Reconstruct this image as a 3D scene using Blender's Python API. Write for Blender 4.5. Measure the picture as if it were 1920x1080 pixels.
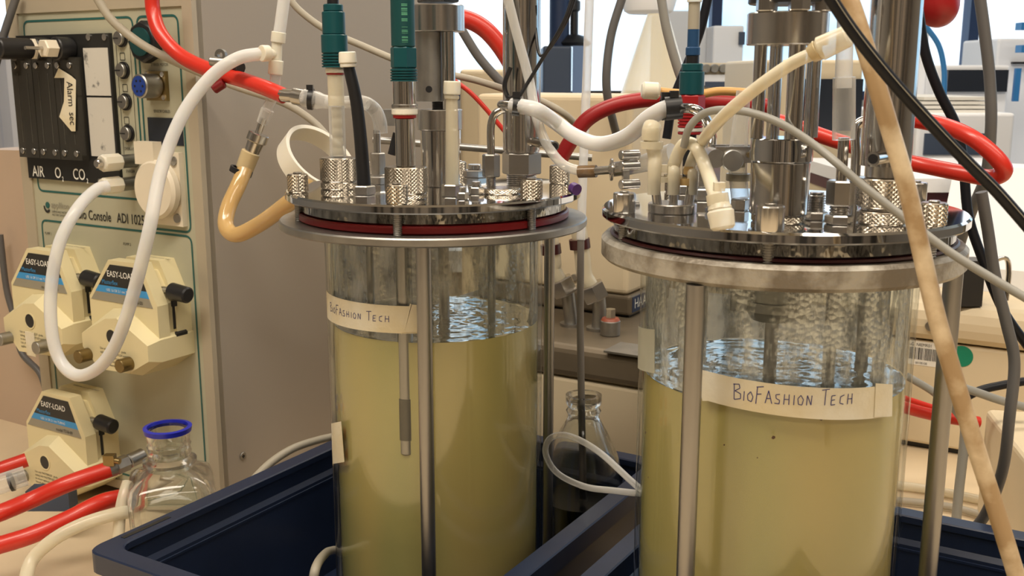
import bpy, math, random
from mathutils import Vector, Matrix
random.seed(4)
C = bpy.context.scene.collection
for o in list(bpy.data.objects): bpy.data.objects.remove(o)
# ------------------------------------------------------------------ camera
F = 1950.0; PITCH = math.radians(11.6); H = 0.46
cd = bpy.data.cameras.new('camera'); cam = bpy.data.objects.new('camera', cd); C.objects.link(cam)
cam.location = (0, 0, H); cam.rotation_euler = (math.radians(90) - PITCH, 0, 0)
cd.sensor_width = 36; cd.lens = 36 * F / 1920; cd.clip_start = .02; cd.clip_end = 100
cd.dof.use_dof = True; cd.dof.focus_distance = .72; cd.dof.aperture_fstop = 26
S = bpy.context.scene; S.camera = cam
# ------------------------------------------------------------------ view, world, lamps
S.view_settings.view_transform = 'Standard'; S.view_settings.look = 'None'
S.view_settings.gamma = 1; S.view_settings.use_curve_mapping = False
S.view_settings.exposure = 0.9
S.cycles.use_denoising = True
S.cycles.max_bounces = 10; S.cycles.transparent_max_bounces = 24; S.cycles.transmission_bounces = 8
S.cycles.glossy_bounces = 6; S.cycles.diffuse_bounces = 4; S.cycles.sample_clamp_indirect = 4.0
S.cycles.caustics_reflective = False; S.cycles.caustics_refractive = False
W = bpy.data.worlds.new('sky'); S.world = W; W.use_nodes = True
wn = W.node_tree; wn.nodes.clear()
wo = wn.nodes.new('ShaderNodeOutputWorld'); wb = wn.nodes.new('ShaderNodeBackground')
tc = wn.nodes.new('ShaderNodeTexCoord'); nz = wn.nodes.new('ShaderNodeTexNoise'); cr = wn.nodes.new('ShaderNodeValToRGB')
nz.inputs['Scale'].default_value = 5; nz.inputs['Detail'].default_value = 4
cr.color_ramp.elements[0].color = (.40, .72, 1, 1); cr.color_ramp.elements[0].position = .38
cr.color_ramp.elements[1].color = (.92, .97, 1, 1); cr.color_ramp.elements[1].position = .58
wn.links.new(tc.outputs['Generated'], nz.inputs['Vector']); wn.links.new(nz.outputs['Fac'], cr.inputs['Fac'])
wn.links.new(cr.outputs['Color'], wb.inputs['Color']); wb.inputs['Strength'].default_value = .95
wn.links.new(wb.outputs[0], wo.inputs[0])
def area(name, loc, rot, sx, sy, power, col, portal=False):
    l = bpy.data.lights.new(name, 'AREA'); l.shape = 'RECTANGLE'; l.size = sx; l.size_y = sy; l.energy = power; l.color = col
    if portal: l.cycles.is_portal = True
    o = bpy.data.objects.new(name, l); C.objects.link(o); o.location = loc; o.rotation_euler = rot; return o
area('window_portal', (3.19, 2.55, 1.0), (0, math.radians(90), 0), 1.3, 2.7, 1, (1, 1, 1), True)  # portal for the added window in the right wall
WARM = (1, .89, .74)
area('ceiling_lamp_light', (-.55, .15, 1.72), (0, 0, 0), 1.2, .30, 15, WARM)
area('ceiling_lamp_light', (.9, .15, 1.72), (0, 0, 0), 1.2, .30, 9, WARM)
area('ceiling_lamp_light', (.2, 1.8, 1.72), (0, 0, 0), 1.6, .3, 11, (1, .90, .76))
area('ceiling_lamp_light', (.3, -1.1, 1.72), (0, 0, 0), 1.4, .3, 9, WARM)
area('window_portal', (.75, 4.17, 1.0), (math.radians(-90), 0, 0), 4.4, 1.3, 1, (1, 1, 1), True)
# ------------------------------------------------------------------ geometry helpers
def ray(x, y):
    u = (x - 960) / F; v = (540 - y) / F
    return Vector((u, math.cos(PITCH) + v * math.sin(PITCH), -math.sin(PITCH) + v * math.cos(PITCH)))
O = Vector((0, 0, H)); A = Vector((.515, .857, 0)).normalized(); B = Vector((.857, -.515, 0)).normalized(); Z = Vector((0, 0, 1))
def at(x, y, Y): r = ray(x, y); return O + r * (Y / r.y)
def onz(x, y, z): r = ray(x, y); return O + r * ((z - H) / r.z)
def ona(x, y, a): r = ray(x, y); return O + r * (a / r.dot(A))
def onb(x, y, b): r = ray(x, y); return O + r * (b / r.dot(B))
def con(x, y, a): P = ona(x, y, a); return P.dot(B), P.z
def ab(a, b, z=0): return A * a + B * b + Z * z
def dep(P): return (P.y) * math.cos(PITCH) - (P.z - H) * math.sin(PITCH)
def rpx(P, w): return w / 2 * dep(P) / F
def frame_from(d):
    d = d.normalized(); u = d.cross(Z) if abs(d.z) < .9 else d.cross(Vector((1, 0, 0))); u.normalize(); return u, d.cross(u).normalized()
class MB:
    def __init__(s): s.v = []; s.f = []
    def add(s, vs, fs): n = len(s.v); s.v += [Vector(p) for p in vs]; s.f += [tuple(i + n for i in f) for f in fs]; return s
    def hexa(s, p): return s.add(p, [(0, 3, 2, 1), (4, 5, 6, 7), (0, 1, 5, 4), (1, 2, 6, 5), (2, 3, 7, 6), (3, 0, 4, 7)])
    def box(s, x0, x1, y0, y1, z0, z1):
        return s.hexa([(x0, y0, z0), (x1, y0, z0), (x1, y1, z0), (x0, y1, z0), (x0, y0, z1), (x1, y0, z1), (x1, y1, z1), (x0, y1, z1)])
    def abox(s, a0, a1, b0, b1, z0, z1):
        return s.hexa([ab(a0, b0, z0), ab(a0, b1, z0), ab(a1, b1, z0), ab(a1, b0, z0), ab(a0, b0, z1), ab(a0, b1, z1), ab(a1, b1, z1), ab(a1, b0, z1)])
    def rings(s, rs, cap0=True, cap1=True, closed=False):
        n = len(rs[0]); b = len(s.v)
        for r in rs: s.v += [Vector(p) for p in r]
        m = len(rs)
        for i in range(m if closed else m - 1):
            i2 = (i + 1) % m
            for j in range(n):
                k = (j + 1) % n; s.f.append((b + i * n + j, b + i * n + k, b + i2 * n + k, b + i2 * n + j))
        if not closed:
            if cap0: s.f.append(tuple(b + j for j in reversed(range(n))))
            if cap1: s.f.append(tuple(b + (m - 1) * n + j for j in range(n)))
        return s
    def lathe(s, prof, c, d=Z, n=32, cap0=True, cap1=True, closed=False, ph=0):   # prof: (radius, height)
        u, w = frame_from(Vector(d)); d = Vector(d).normalized(); c = Vector(c)
        rs = [[c + d * h + (u * math.cos(ph + 2 * math.pi * j / n) + w * math.sin(ph + 2 * math.pi * j / n)) * r for j in range(n)] for r, h in prof]
        return s.rings(rs, cap0, cap1, closed)
    def cyl(s, p0, p1, r0, r1=None, n=24, bev=0, ph=0):
        p0 = Vector(p0); p1 = Vector(p1); r1 = r0 if r1 is None else r1; L = (p1 - p0).length
        pr = [(r0, 0), (r1, L)] if not bev else [(r0 - bev, 0), (r0, bev), (r1, L - bev), (r1 - bev, L)]
        return s.lathe(pr, p0, p1 - p0, n, ph=ph)
    def knurl(s, c, r, h, d=Z, pitch=.0013, depth=.0005, bev=.0008):
        n = max(24, int(2 * math.pi * r / pitch) // 2 * 2); m = max(3, int(h / pitch)); d = Vector(d).normalized(); u, w = frame_from(d); c = Vector(c)
        rs = []
        def ring(rad, hh): return [c + d * hh + (u * math.cos(2 * math.pi * j / n) + w * math.sin(2 * math.pi * j / n)) * rad for j in range(n)]
        rs.append(ring(r - bev, 0)); rs.append(ring(r - depth, bev * .7))
        for i in range(m + 1):
            hh = bev + (h - 2 * bev) * i / m
            rs.append([c + d * hh + (u * math.cos(2 * math.pi * j / n) + w * math.sin(2 * math.pi * j / n)) * (r - (depth if (i + j) % 2 else 0)) for j in range(n)])
        rs.append(ring(r - depth, h - bev * .7)); rs.append(ring(r - bev, h))
        b = len(s.v); s.rings(rs); fs = []
        for f in s.f:
            i = (f[0] - b) // n if len(f) == 4 else -1
            if f[0] >= b and len(f) == 4 and 2 <= i < m + 2:
                j = (f[0] - b) % n
                fs += [(f[0], f[1], f[2]), (f[0], f[2], f[3])] if (i + j) % 2 == 0 else [(f[0], f[1], f[3]), (f[1], f[2], f[3])]
            else: fs.append(f)
        s.f = fs; return s
    def thread(s, c, r, h, d=Z, pitch=.0013):
        k = max(2, int(h / pitch)); pr = []
        for i in range(k): pr += [(r, h * (i + .15) / k), (r, h * (i + .5) / k), (r * .88, h * (i + .75) / k), (r * .88, h * (i + .9) / k)]
        return s.lathe(pr, c, d, 20)
    def prism(s, poly, fr, w0, w1, poly2=None):     # fr(u,v,w)->point ; poly counter-clockwise
        p2 = poly2 or poly
        return s.rings([[fr(u, v, w0) for u, v in poly], [fr(u, v, w1) for u, v in p2]])
    def tube(s, pts, r, n=14, cap=True, inner=0, closed=False, flat=1):
        P = spline(pts, closed); rr = r if callable(r) else (lambda t: r)
        rs = []; up = Vector((.13, .2, 1)).normalized(); N = len(P); prev = None
        for i, p in enumerate(P):
            t = (P[(i + 1) % N] - P[i - 1]) if closed else (P[min(i + 1, N - 1)] - P[max(i - 1, 0)])
            t.normalize()
            u = prev - t * prev.dot(t) if prev is not None else t.cross(up)
            u.normalize(); prev = u; w = t.cross(u)
            R = rr(i / max(1, N - 1)); rs.append([p + (u * math.cos(2 * math.pi * j / n) + w * flat * math.sin(2 * math.pi * j / n)) * R for j in range(n)])
        if inner:
            rs2 = [[P[i] + (q - P[i]) * inner for q in rg] for i, rg in ((N - 1, rs[-1]), (N - 1, rs[-1]), (0, rs[0]))]
            back = P[-1] - P[-2]; back.normalize()
            rs.append(rs2[0]); rs.append([q - back * .008 for q in rs2[0]])
        return s.rings(rs, cap, cap, closed)
    def build(s, name, mat, parent=None, smooth=35, **kw):
        me = bpy.data.meshes.new(name); o = bpy.data.objects.new(name, me); C.objects.link(o)
        off = Vector((0, 0, 0))
        if parent is not None:
            o.parent = parent; off = root_loc(parent)
        elif s.v:
            zmin = min(p.z for p in s.v); off = Vector((sum(p.x for p in s.v) / len(s.v), sum(p.y for p in s.v) / len(s.v), zmin)); o.location = off
        me.from_pydata([tuple(p - off) for p in s.v], [], s.f); me.validate()
        import bmesh
        bm = bmesh.new(); bm.from_mesh(me); bmesh.ops.recalc_face_normals(bm, faces=bm.faces); bm.to_mesh(me); bm.free()
        if smooth: me.shade_smooth(); me.set_sharp_from_angle(angle=math.radians(smooth))
        me.materials.append(mat); setp(o, kw); return o
def root_loc(o):
    while o.parent is not None: o = o.parent
    return o.location.copy()
def setp(o, kw):
    for k, v in kw.items(): o[{'cat': 'category'}.get(k, k)] = v
def thing(name, loc, label, cat, group=None):
    o = bpy.data.objects.new(name, None); C.objects.link(o); o.location = loc; o.empty_display_size = .02; o['label'] = label; o['category'] = cat
    if group: o['group'] = group
    return o
def spline(pts, closed=False, seg=8):
    P = [Vector(p) for p in pts]; n = len(P)
    if n < 3: return [P[0].lerp(P[1], i / 6) for i in range(7)]
    out = []
    for i in range(n if closed else n - 1):
        p0 = P[(i - 1) % n] if closed or i > 0 else P[0] * 2 - P[1]; p1 = P[i]; p2 = P[(i + 1) % n]
        p3 = P[(i + 2) % n] if closed or i + 2 < n else P[-1] * 2 - P[-2]
        for k in range(seg):
            t = k / seg; out.append(.5 * ((2 * p1) + (p2 - p0) * t + (2 * p0 - 5 * p1 + 4 * p2 - p3) * t * t + (3 * p1 - p0 - 3 * p2 + p3) * t ** 3))
    if not closed: out.append(P[-1])
    return out
def px(*q): return [at(*p) for p in q]
# ------------------------------------------------------------------ materials
def mat(name, col, rough=.5, metal=0, spec=.5, coat=0, var=0, vscale=20, vcol=None, bump=0, bscale=200, trans=0, alpha=0, sss=0, emit=0, stretch=None, vpos=(.35, .7)):
    m = bpy.data.materials.new(name); m.use_nodes = True; N = m.node_tree; b = N.nodes['Principled BSDF']
    b.inputs['Base Color'].default_value = (*col, 1); b.inputs['Roughness'].default_value = rough; b.inputs['Metallic'].default_value = metal
    b.inputs['Specular IOR Level'].default_value = spec; b.inputs['Coat Weight'].default_value = coat
    t = N.nodes.new('ShaderNodeTexCoord'); src = t.outputs['Object']
    if stretch:
        mp = N.nodes.new('ShaderNodeMapping'); mp.inputs['Scale'].default_value = stretch; N.links.new(src, mp.inputs[0]); src = mp.outputs[0]
    if var or vcol:
        n = N.nodes.new('ShaderNodeTexNoise'); n.inputs['Scale'].default_value = vscale; n.inputs['Detail'].default_value = 5; N.links.new(src, n.inputs['Vector'])
        c = N.nodes.new('ShaderNodeValToRGB'); vc = vcol or tuple(x * (1 - var) for x in col)
        c.color_ramp.elements[0].color = (*vc, 1); c.color_ramp.elements[1].color = (*col, 1); c.color_ramp.elements[0].position = vpos[0]; c.color_ramp.elements[1].position = vpos[1]
        N.links.new(n.outputs['Fac'], c.inputs['Fac']); N.links.new(c.outputs[0], b.inputs['Base Color'])
    if bump:
        n2 = N.nodes.new('ShaderNodeTexNoise'); n2.inputs['Scale'].default_value = bscale; N.links.new(src, n2.inputs['Vector'])
        bp = N.nodes.new('ShaderNodeBump'); bp.inputs['Strength'].default_value = bump; bp.inputs['Distance'].default_value = .001
        N.links.new(n2.outputs['Fac'], bp.inputs['Height']); N.links.new(bp.outputs[0], b.inputs['Normal'])
    if sss: b.inputs['Subsurface Weight'].default_value = sss; b.inputs['Subsurface Radius'].default_value = (.01, .008, .006); b.inputs['Subsurface Scale'].default_value = 1
    if emit: b.inputs['Emission Color'].default_value = (*col, 1); b.inputs['Emission Strength'].default_value = emit
    if alpha:
        out = N.nodes['Material Output']; tr = N.nodes.new('ShaderNodeBsdfTransparent'); mx = N.nodes.new('ShaderNodeMixShader')
        tr.inputs[0].default_value = (*[min(1, c * .15 + .85) for c in col], 1)
        lw = N.nodes.new('ShaderNodeLayerWeight'); lw.inputs[0].default_value = .35
        ma = N.nodes.new('ShaderNodeMath'); ma.operation = 'MULTIPLY_ADD'; ma.inputs[1].default_value = alpha; ma.inputs[2].default_value = 1 - alpha; ma.use_clamp = True
        N.links.new(lw.outputs['Facing'], ma.inputs[0]); N.links.new(ma.outputs[0], mx.inputs[0]); N.links.new(tr.outputs[0], mx.inputs[1]); N.links.new(b.outputs[0], mx.inputs[2]); N.links.new(mx.outputs[0], out.inputs[0])
    return m
def glass_mat(name, tint=(.97, .985, .975), base=.03, bump=0, rough=.03, edge=.6):
    m = bpy.data.materials.new(name); m.use_nodes = True; N = m.node_tree; N.nodes.clear(); out = N.nodes.new('ShaderNodeOutputMaterial')
    tr = N.nodes.new('ShaderNodeBsdfTransparent'); tr.inputs[0].default_value = (*tint, 1); gl = N.nodes.new('ShaderNodeBsdfGlossy'); gl.inputs['Roughness'].default_value = rough
    fr = N.nodes.new('ShaderNodeLayerWeight'); fr.inputs[0].default_value = .5; mx = N.nodes.new('ShaderNodeMixShader')
    pw = N.nodes.new('ShaderNodeMath'); pw.operation = 'POWER'; pw.inputs[1].default_value = 5; ml = N.nodes.new('ShaderNodeMath'); ml.operation = 'MULTIPLY_ADD'; ml.inputs[1].default_value = edge; ml.inputs[2].default_value = base
    N.links.new(fr.outputs['Facing'], pw.inputs[0]); N.links.new(pw.outputs[0], ml.inputs[0])
    if bump:
        t = N.nodes.new('ShaderNodeTexCoord'); n2 = N.nodes.new('ShaderNodeTexNoise'); n2.inputs['Scale'].default_value = 90; N.links.new(t.outputs['Object'], n2.inputs['Vector'])
        bp = N.nodes.new('ShaderNodeBump'); bp.inputs['Strength'].default_value = bump; bp.inputs['Distance'].default_value = .002; N.links.new(n2.outputs['Fac'], bp.inputs['Height'])
        N.links.new(bp.outputs[0], gl.inputs['Normal']); N.links.new(bp.outputs[0], fr.inputs['Normal'])
    N.links.new(ml.outputs[0], mx.inputs[0]); N.links.new(tr.outputs[0], mx.inputs[1]); N.links.new(gl.outputs[0], mx.inputs[2]); N.links.new(mx.outputs[0], out.inputs[0])
    return m
def real_glass(name):
    m = bpy.data.materials.new(name); m.use_nodes = True; N = m.node_tree; b = N.nodes['Principled BSDF']; out = N.nodes['Material Output']
    b.inputs['Transmission Weight'].default_value = 1; b.inputs['Roughness'].default_value = .01; b.inputs['IOR'].default_value = 1.46; b.inputs['Base Color'].default_value = (.96, .98, .96, 1)
    tr = N.nodes.new('ShaderNodeBsdfTransparent'); mx = N.nodes.new('ShaderNodeMixShader'); mx.inputs[0].default_value = .88
    N.links.new(tr.outputs[0], mx.inputs[1]); N.links.new(b.outputs[0], mx.inputs[2]); N.links.new(mx.outputs[0], out.inputs[0]); return m
def wet_mat(name, dens, tint, lo=.42, hi=.68):     # condensation: streaks and droplets on the inside of the glass
    m = bpy.data.materials.new(name); m.use_nodes = True; N = m.node_tree; b = N.nodes['Principled BSDF']; out = N.nodes['Material Output']
    b.inputs['Base Color'].default_value = (*tint, 1); b.inputs['Roughness'].default_value = .18; b.inputs['Metallic'].default_value = .35
    t = N.nodes.new('ShaderNodeTexCoord'); mp = N.nodes.new('ShaderNodeMapping'); mp.inputs['Scale'].default_value = (1, 1, .28)
    n1 = N.nodes.new('ShaderNodeTexNoise'); n1.inputs['Scale'].default_value = 75; n1.inputs['Detail'].default_value = 8; n1.inputs['Roughness'].default_value = .65
    N.links.new(t.outputs['Object'], mp.inputs[0]); N.links.new(mp.outputs[0], n1.inputs['Vector'])
    vo = N.nodes.new('ShaderNodeTexVoronoi'); vo.inputs['Scale'].default_value = 330; N.links.new(t.outputs['Object'], vo.inputs['Vector'])
    bp = N.nodes.new('ShaderNodeBump'); bp.inputs['Strength'].default_value = 1; bp.inputs['Distance'].default_value = .003
    ad = N.nodes.new('ShaderNodeMath'); ad.operation = 'SUBTRACT'; mu = N.nodes.new('ShaderNodeMath'); mu.operation = 'MULTIPLY'; mu.inputs[1].default_value = .35
    N.links.new(vo.outputs['Distance'], mu.inputs[0]); N.links.new(n1.outputs['Fac'], ad.inputs[0]); N.links.new(mu.outputs[0], ad.inputs[1])
    N.links.new(ad.outputs[0], bp.inputs['Height']); N.links.new(bp.outputs[0], b.inputs['Normal'])
    cr = N.nodes.new('ShaderNodeValToRGB'); cr.color_ramp.elements[0].position = lo; cr.color_ramp.elements[0].color = (dens * .12,) * 3 + (1,); cr.color_ramp.elements[1].position = hi; cr.color_ramp.elements[1].color = (dens,) * 3 + (1,)
    N.links.new(n1.outputs['Fac'], cr.inputs[0]); tr = N.nodes.new('ShaderNodeBsdfTransparent'); mx = N.nodes.new('ShaderNodeMixShader')
    N.links.new(cr.outputs[0], mx.inputs[0]); N.links.new(tr.outputs[0], mx.inputs[1]); N.links.new(b.outputs[0], mx.inputs[2]); N.links.new(mx.outputs[0], out.inputs[0])
    return m
def lin(r, g, b): return tuple(((c / 255) / 12.92 if c <= 10 else ((c / 255 + .055) / 1.055) ** 2.4) for c in (r, g, b))
M = dict(
    steel=mat('brushed_steel', (.56, .54, .51), .24, 1, bump=.05, bscale=500, stretch=(1, 1, .05)),
    polished=mat('polished_steel', (.60, .60, .60), .06, 1),
    column=mat('column_steel', (.60, .58, .55), .15, 1, bump=.04, bscale=160, stretch=(1, 1, .04)),
    knurl=mat('knurled_steel', (.44, .39, .32), .26, 1),
    satin=mat('satin_steel', (.42, .41, .39), .40, 1, var=.2, vscale=60),
    rod=mat('satin_rod_steel', (.36, .35, .34), .36, 1, bump=.04, bscale=400, stretch=(1, 1, .05)),
    castring=mat('worn_cast_steel', (.46, .43, .37), .48, .35, vcol=(.20, .17, .13), vscale=48, bump=.5, bscale=350, vpos=(.42, .60)),
    brass=mat('tarnished_brass', (.40, .30, .14), .35, 1, var=.5),
    gasket=mat('red_silicone_gasket', lin(140, 24, 26), .35), maroon=mat('dark_maroon_gasket', lin(60, 14, 18), .35),
    red=mat('red_hose_rubber', lin(200, 46, 32), .36, coat=.15),
    darkred=mat('dark_red_hose_rubber', lin(158, 24, 28), .4),
    black=mat('black_plastic', (.012, .012, .014), .38),
    blackcable=mat('black_cable_rubber', (.009, .010, .014), .42, spec=.25),
    white=mat('white_plastic', (.80, .76, .66), .35, sss=.2),
    nylon=mat('translucent_nylon', (.86, .81, .68), .35, sss=.35, alpha=.25),
    milky=mat('milky_silicone', (.84, .84, .84), .25, sss=.2, alpha=.42),
    clear=mat('clear_silicone', (.80, .79, .76), .12, alpha=.84),
    cream=mat('yellowed_silicone', (.80, .73, .56), .25, sss=.15, alpha=.45),
    amber=mat('amber_silicone', (.66, .44, .18), .14, sss=.15, alpha=.30, coat=.3), dullamber=mat('dull_amber_sleeve', (.60, .48, .28), .25, sss=.1, alpha=.2), semi=mat('semi_clear_silicone', (.84, .83, .80), .15, sss=.1, alpha=.62), browns=mat('brown_sleeve', lin(125, 98, 66), .25, alpha=.3),
    orange=mat('orange_rubber_tube', (.60, .33, .10), .4),
    tan=mat('stained_tan_tube', (.74, .61, .42), .42, vcol=(.40, .27, .14), vscale=38, vpos=(.44, .62)),
    greycable=mat('grey_cable', (.29, .285, .26), .45),
    bluegrey=mat('slate_cable', (.115, .112, .112), .5),
    beigecable=mat('beige_cable', (.38, .345, .275), .5),
    green=mat('green_connector_plastic', lin(10, 70, 76), .36),
    dgreen=mat('dark_green_connector', lin(14, 66, 68), .4),
    blue=mat('blue_cable_boot', lin(32, 70, 110), .4),
    navy=mat('navy_crate_plastic', lin(29, 41, 68), .38, var=.15, vscale=30),
    teal=mat('teal_print', lin(38, 92, 88), .5),
    panel=mat('console_panel_paint', lin(178, 176, 154), .5),
    cabinet=mat('console_cabinet_paint', lin(162, 152, 140), .5, bump=.05, bscale=900),
    frame=mat('console_frame_paint', lin(176, 165, 145), .45),
    ivory=mat('ivory_moulded_plastic', lin(226, 214, 172), .42),
    ivoryw=mat('white_moulded_plastic', lin(225, 215, 195), .4),
    print=mat('black_print', (.02, .02, .02), .5),
    wprint=mat('white_print', (.85, .85, .8), .5),
    lblue=mat('light_blue_print', lin(60, 150, 215), .5),
    silver=mat('silver_print', lin(150, 145, 130), .4),
    paper=mat('paper_label', (.80, .77, .70), .6),
    smear=mat('smudged_paper_label', (.62, .60, .55), .6, vcol=(.10, .10, .10), vscale=70, vpos=(.24, .34)),
    tape=mat('masking_tape', (.80, .77, .66), .6, bump=.3, bscale=250, vcol=(.70, .60, .38), vscale=25),
    ink=mat('pen_ink', lin(60, 60, 120), .5),
    smoke=mat('smoked_acrylic', (.045, .042, .035), .12, alpha=.3),
    darkpanel=mat('black_meter_panel', (.012, .012, .012), .45),
    blueplug=mat('blue_socket_insert', lin(30, 60, 140), .4),
    bluering=mat('blue_pour_ring', lin(30, 40, 170), .35),
    glass=glass_mat('vessel_glass', base=.03, bump=.03),
    bottle=real_glass('bottle_glass'),
    flange=mat('painted_glitter_flange', (.45, .45, .43), .08, .9, bump=1, bscale=120, var=.6, vscale=160, stretch=(1, 1, .5)),  # light and dark noise in the colour imitates glittering reflections
    wet1=wet_mat('condensation_light', .85, (.42, .40, .36), .44, .62),
    wet2=wet_mat('condensation_heavy', .88, (.74, .76, .80), .42, .58),
    shelfgrey=mat('pale_grey_paint', (.66, .68, .71), .5),
    beige=mat('beige_instrument_paint', lin(214, 198, 168), .5),
    beigedark=mat('brown_steel_slab', lin(120, 108, 90), .45, .3, var=.3, vscale=12),
    bgwhite=mat('white_instrument_paint', (.84, .85, .88), .5),
    slate=mat('slate_blue_instrument', lin(60, 72, 92), .45),
    navyframe=mat('navy_window_frame', lin(24, 44, 78), .5),
    screen=mat('dark_screen', (.02, .025, .035), .2),
    wall=mat('painted_wall', (.40, .36, .31), .7, bump=.05, bscale=300), reflect_stripes=mat('added_reflection_stripes', (.34, .27, .20), .5, vcol=(.05, .04, .03), vscale=3, stretch=(1.6, 1, .15), vpos=(.42, .58)),  # dark stripes on the unseen wall, added for contrast in steel reflections
    ceil=mat('ceiling_paint', (.60, .55, .46), .8),
    floor=mat('vinyl_floor', (.22, .20, .17), .5, var=.3, vscale=8),
    bench=mat('cream_laminate', lin(228, 208, 176), .4, var=.08, vscale=10),
    pink=mat('pinkish_cabinet_paint', lin(198, 176, 156), .5),
    purple=mat('purple_cap', lin(110, 70, 150), .4),
    greendot=mat('green_sticker', lin(10, 130, 100), .5),
    bluesky=mat('blue_clip', lin(50, 120, 180), .4), lslate=mat('light_slate_paint', lin(110, 135, 175), .45),
    pane=glass_mat('window_glass', (.97, .98, 1)),
)
def liquid_mat():
    m = mat('cloudy_yellow_broth', lin(186, 174, 118), .25, spec=.4, coat=.3); N = m.node_tree; b = N.nodes['Principled BSDF']
    t = N.nodes.new('ShaderNodeTexCoord'); mp = N.nodes.new('ShaderNodeMapping'); mp.inputs['Scale'].default_value = (1, 1, .25)
    n = N.nodes.new('ShaderNodeTexNoise'); n.inputs['Scale'].default_value = 14; n.inputs['Detail'].default_value = 2
    c = N.nodes.new('ShaderNodeValToRGB'); c.color_ramp.elements[0].color = (*lin(164, 156, 100), 1); c.color_ramp.elements[1].color = (*lin(188, 166, 106), 1); c.color_ramp.elements[0].position = .35; c.color_ramp.elements[1].position = .65
    N.links.new(t.outputs['Object'], mp.inputs[0]); N.links.new(mp.outputs[0], n.inputs['Vector']); N.links.new(n.outputs['Fac'], c.inputs[0]); N.links.new(c.outputs[0], b.inputs['Base Color'])
    return m
M['liquid'] = liquid_mat()
M['surface'] = mat('liquid_surface', lin(120, 120, 80), .05, spec=1, coat=1)
M['surface'].node_tree.nodes['Principled BSDF'].inputs['IOR'].default_value = 2.4
# ------------------------------------------------------------------ text
def text_mb(txt, size, origin, ex, ey, sx=1.0, bold=0.0, align='LEFT'):
    cu = bpy.data.curves.new('lettering', 'FONT'); cu.body = txt; cu.size = size; cu.offset = bold; cu.align_x = align; cu.resolution_u = 3
    o = bpy.data.objects.new('lettering', cu); C.objects.link(o); bpy.context.view_layer.update()
    dg = bpy.context.evaluated_depsgraph_get(); me = o.evaluated_get(dg).to_mesh()
    mb = MB(); ex = Vector(ex); ey = Vector(ey); origin = Vector(origin)
    mb.add([origin + ex * (v.co.x * sx) + ey * v.co.y for v in me.vertices], [tuple(p.vertices) for p in me.polygons])
    o.evaluated_get(dg).to_mesh_clear(); bpy.data.objects.remove(o); bpy.data.curves.remove(cu); return mb
# ------------------------------------------------------------------ room
def struct(name, mb, m, parent=None, **k):
    return mb.build(name, m, parent, smooth=0, kind='structure', **k) if parent is None else mb.build(name, m, parent, smooth=0, **k)
X0, X1, Y0, Y1, Z0, Z1 = -2.6, 3.2, -2.0, 4.2, -.9, 1.75
struct('floor', MB().box(X0, X1, Y0, Y1, Z0 - .05, Z0), M['floor'])
struct('ceiling', MB().box(X0, X1, Y0, Y1, Z1, Z1 + .05), M['ceil'])
struct('wall_left', MB().box(X0 - .08, X0, Y0, Y1, Z0, Z1), M['wall'])
struct('wall_right', MB().box(X1, X1 + .08, Y0, Y1, Z0, .36).box(X1, X1 + .08, Y0, Y1, 1.66, Z1).box(X1, X1 + .08, Y0, 1.2, .36, 1.66).box(X1, X1 + .08, 3.9, Y1, .36, 1.66), M['wall'])
f2 = MB()
for ym in (1.22, 2.1, 3.0, 3.88): f2.box(X1 + .02, X1 + .07, ym - .02, ym + .02, .36, 1.66)
f2.box(X1 + .02, X1 + .07, 1.2, 3.9, .36, .39).box(X1 + .02, X1 + .07, 1.2, 3.9, 1.63, 1.66)
struct('added_side_window', f2, M['navyframe'])  # unseen window, added for cool reflections and rim light on the steel
struct('wall_front', MB().box(X0, X1, Y0 - .08, Y0, Z0, Z1), M['reflect_stripes'])
WX0, WX1, WZ0, WZ1 = -2.3, 3.0, .36, 1.66
w = MB(); w.box(X0, X1, Y1, Y1 + .12, Z0, WZ0); w.box(X0, X1, Y1, Y1 + .12, WZ1, Z1); w.box(X0, WX0, Y1, Y1 + .12, WZ0, WZ1); w.box(WX1, X1, Y1, Y1 + .12, WZ0, WZ1)
struct('wall_back', w, M['wall'])
fr = MB(); fr.box(WX0, WX1, Y1 + .01, Y1 + .07, WZ0, WZ0 + .035); fr.box(WX0, WX1, Y1 + .01, Y1 + .07, WZ1 - .04, WZ1)
muls = [WX0 + .02, -1.2, at(1050, 40, Y1).x, at(1345, 30, Y1).x, at(1830, 30, Y1).x, WX1 - .02]
for xm in muls: fr.box(xm - .02, xm + .02, Y1 + .005, Y1 + .075, WZ0, WZ1)
win = struct('window_1', fr, M['navyframe'])
for i in range(len(muls) - 1):
    struct('pane', MB().box(muls[i] + .02, muls[i + 1] - .02, Y1 + .035, Y1 + .04, WZ0 + .035, WZ1 - .04), M['pane'], win)
for x, y, n, wh in ((-.55, .15, 1.2, 'over the console'), (.9, .15, 1.2, 'over the right end of the bench'), (.2, 1.8, 1.6, 'before the window counter'), (.3, -1.1, 1.4, 'near the unseen wall with added dark stripes')):
    t = thing('ceiling_lamp', (x, y, 1.735), 'flat ceiling lamp housing ' + wh, 'lamp', 'ceiling lamps')
    MB().box(x - n / 2 - .02, x + n / 2 + .02, y - .17, y + .17, 1.732, 1.75).build('housing', M['bgwhite'], t, smooth=0)
# ------------------------------------------------------------------ workbench
t = thing('workbench', (.2, 1.2, Z0), 'long laboratory workbench with a cream laminate top', 'workbench')
MB().abox(-.9, 1.42, -1.9, 1.5, -.035, 0).build('worktop', M['bench'], t, smooth=0)
for a_, b_ in ((-.7, -1.6), (-.7, 1.3), (1.35, -1.6), (1.35, 1.3)): MB().abox(a_ - .03, a_ + .03, b_ - .03, b_ + .03, Z0, -.035).build('leg', M['shelfgrey'], t, smooth=0)
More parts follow.
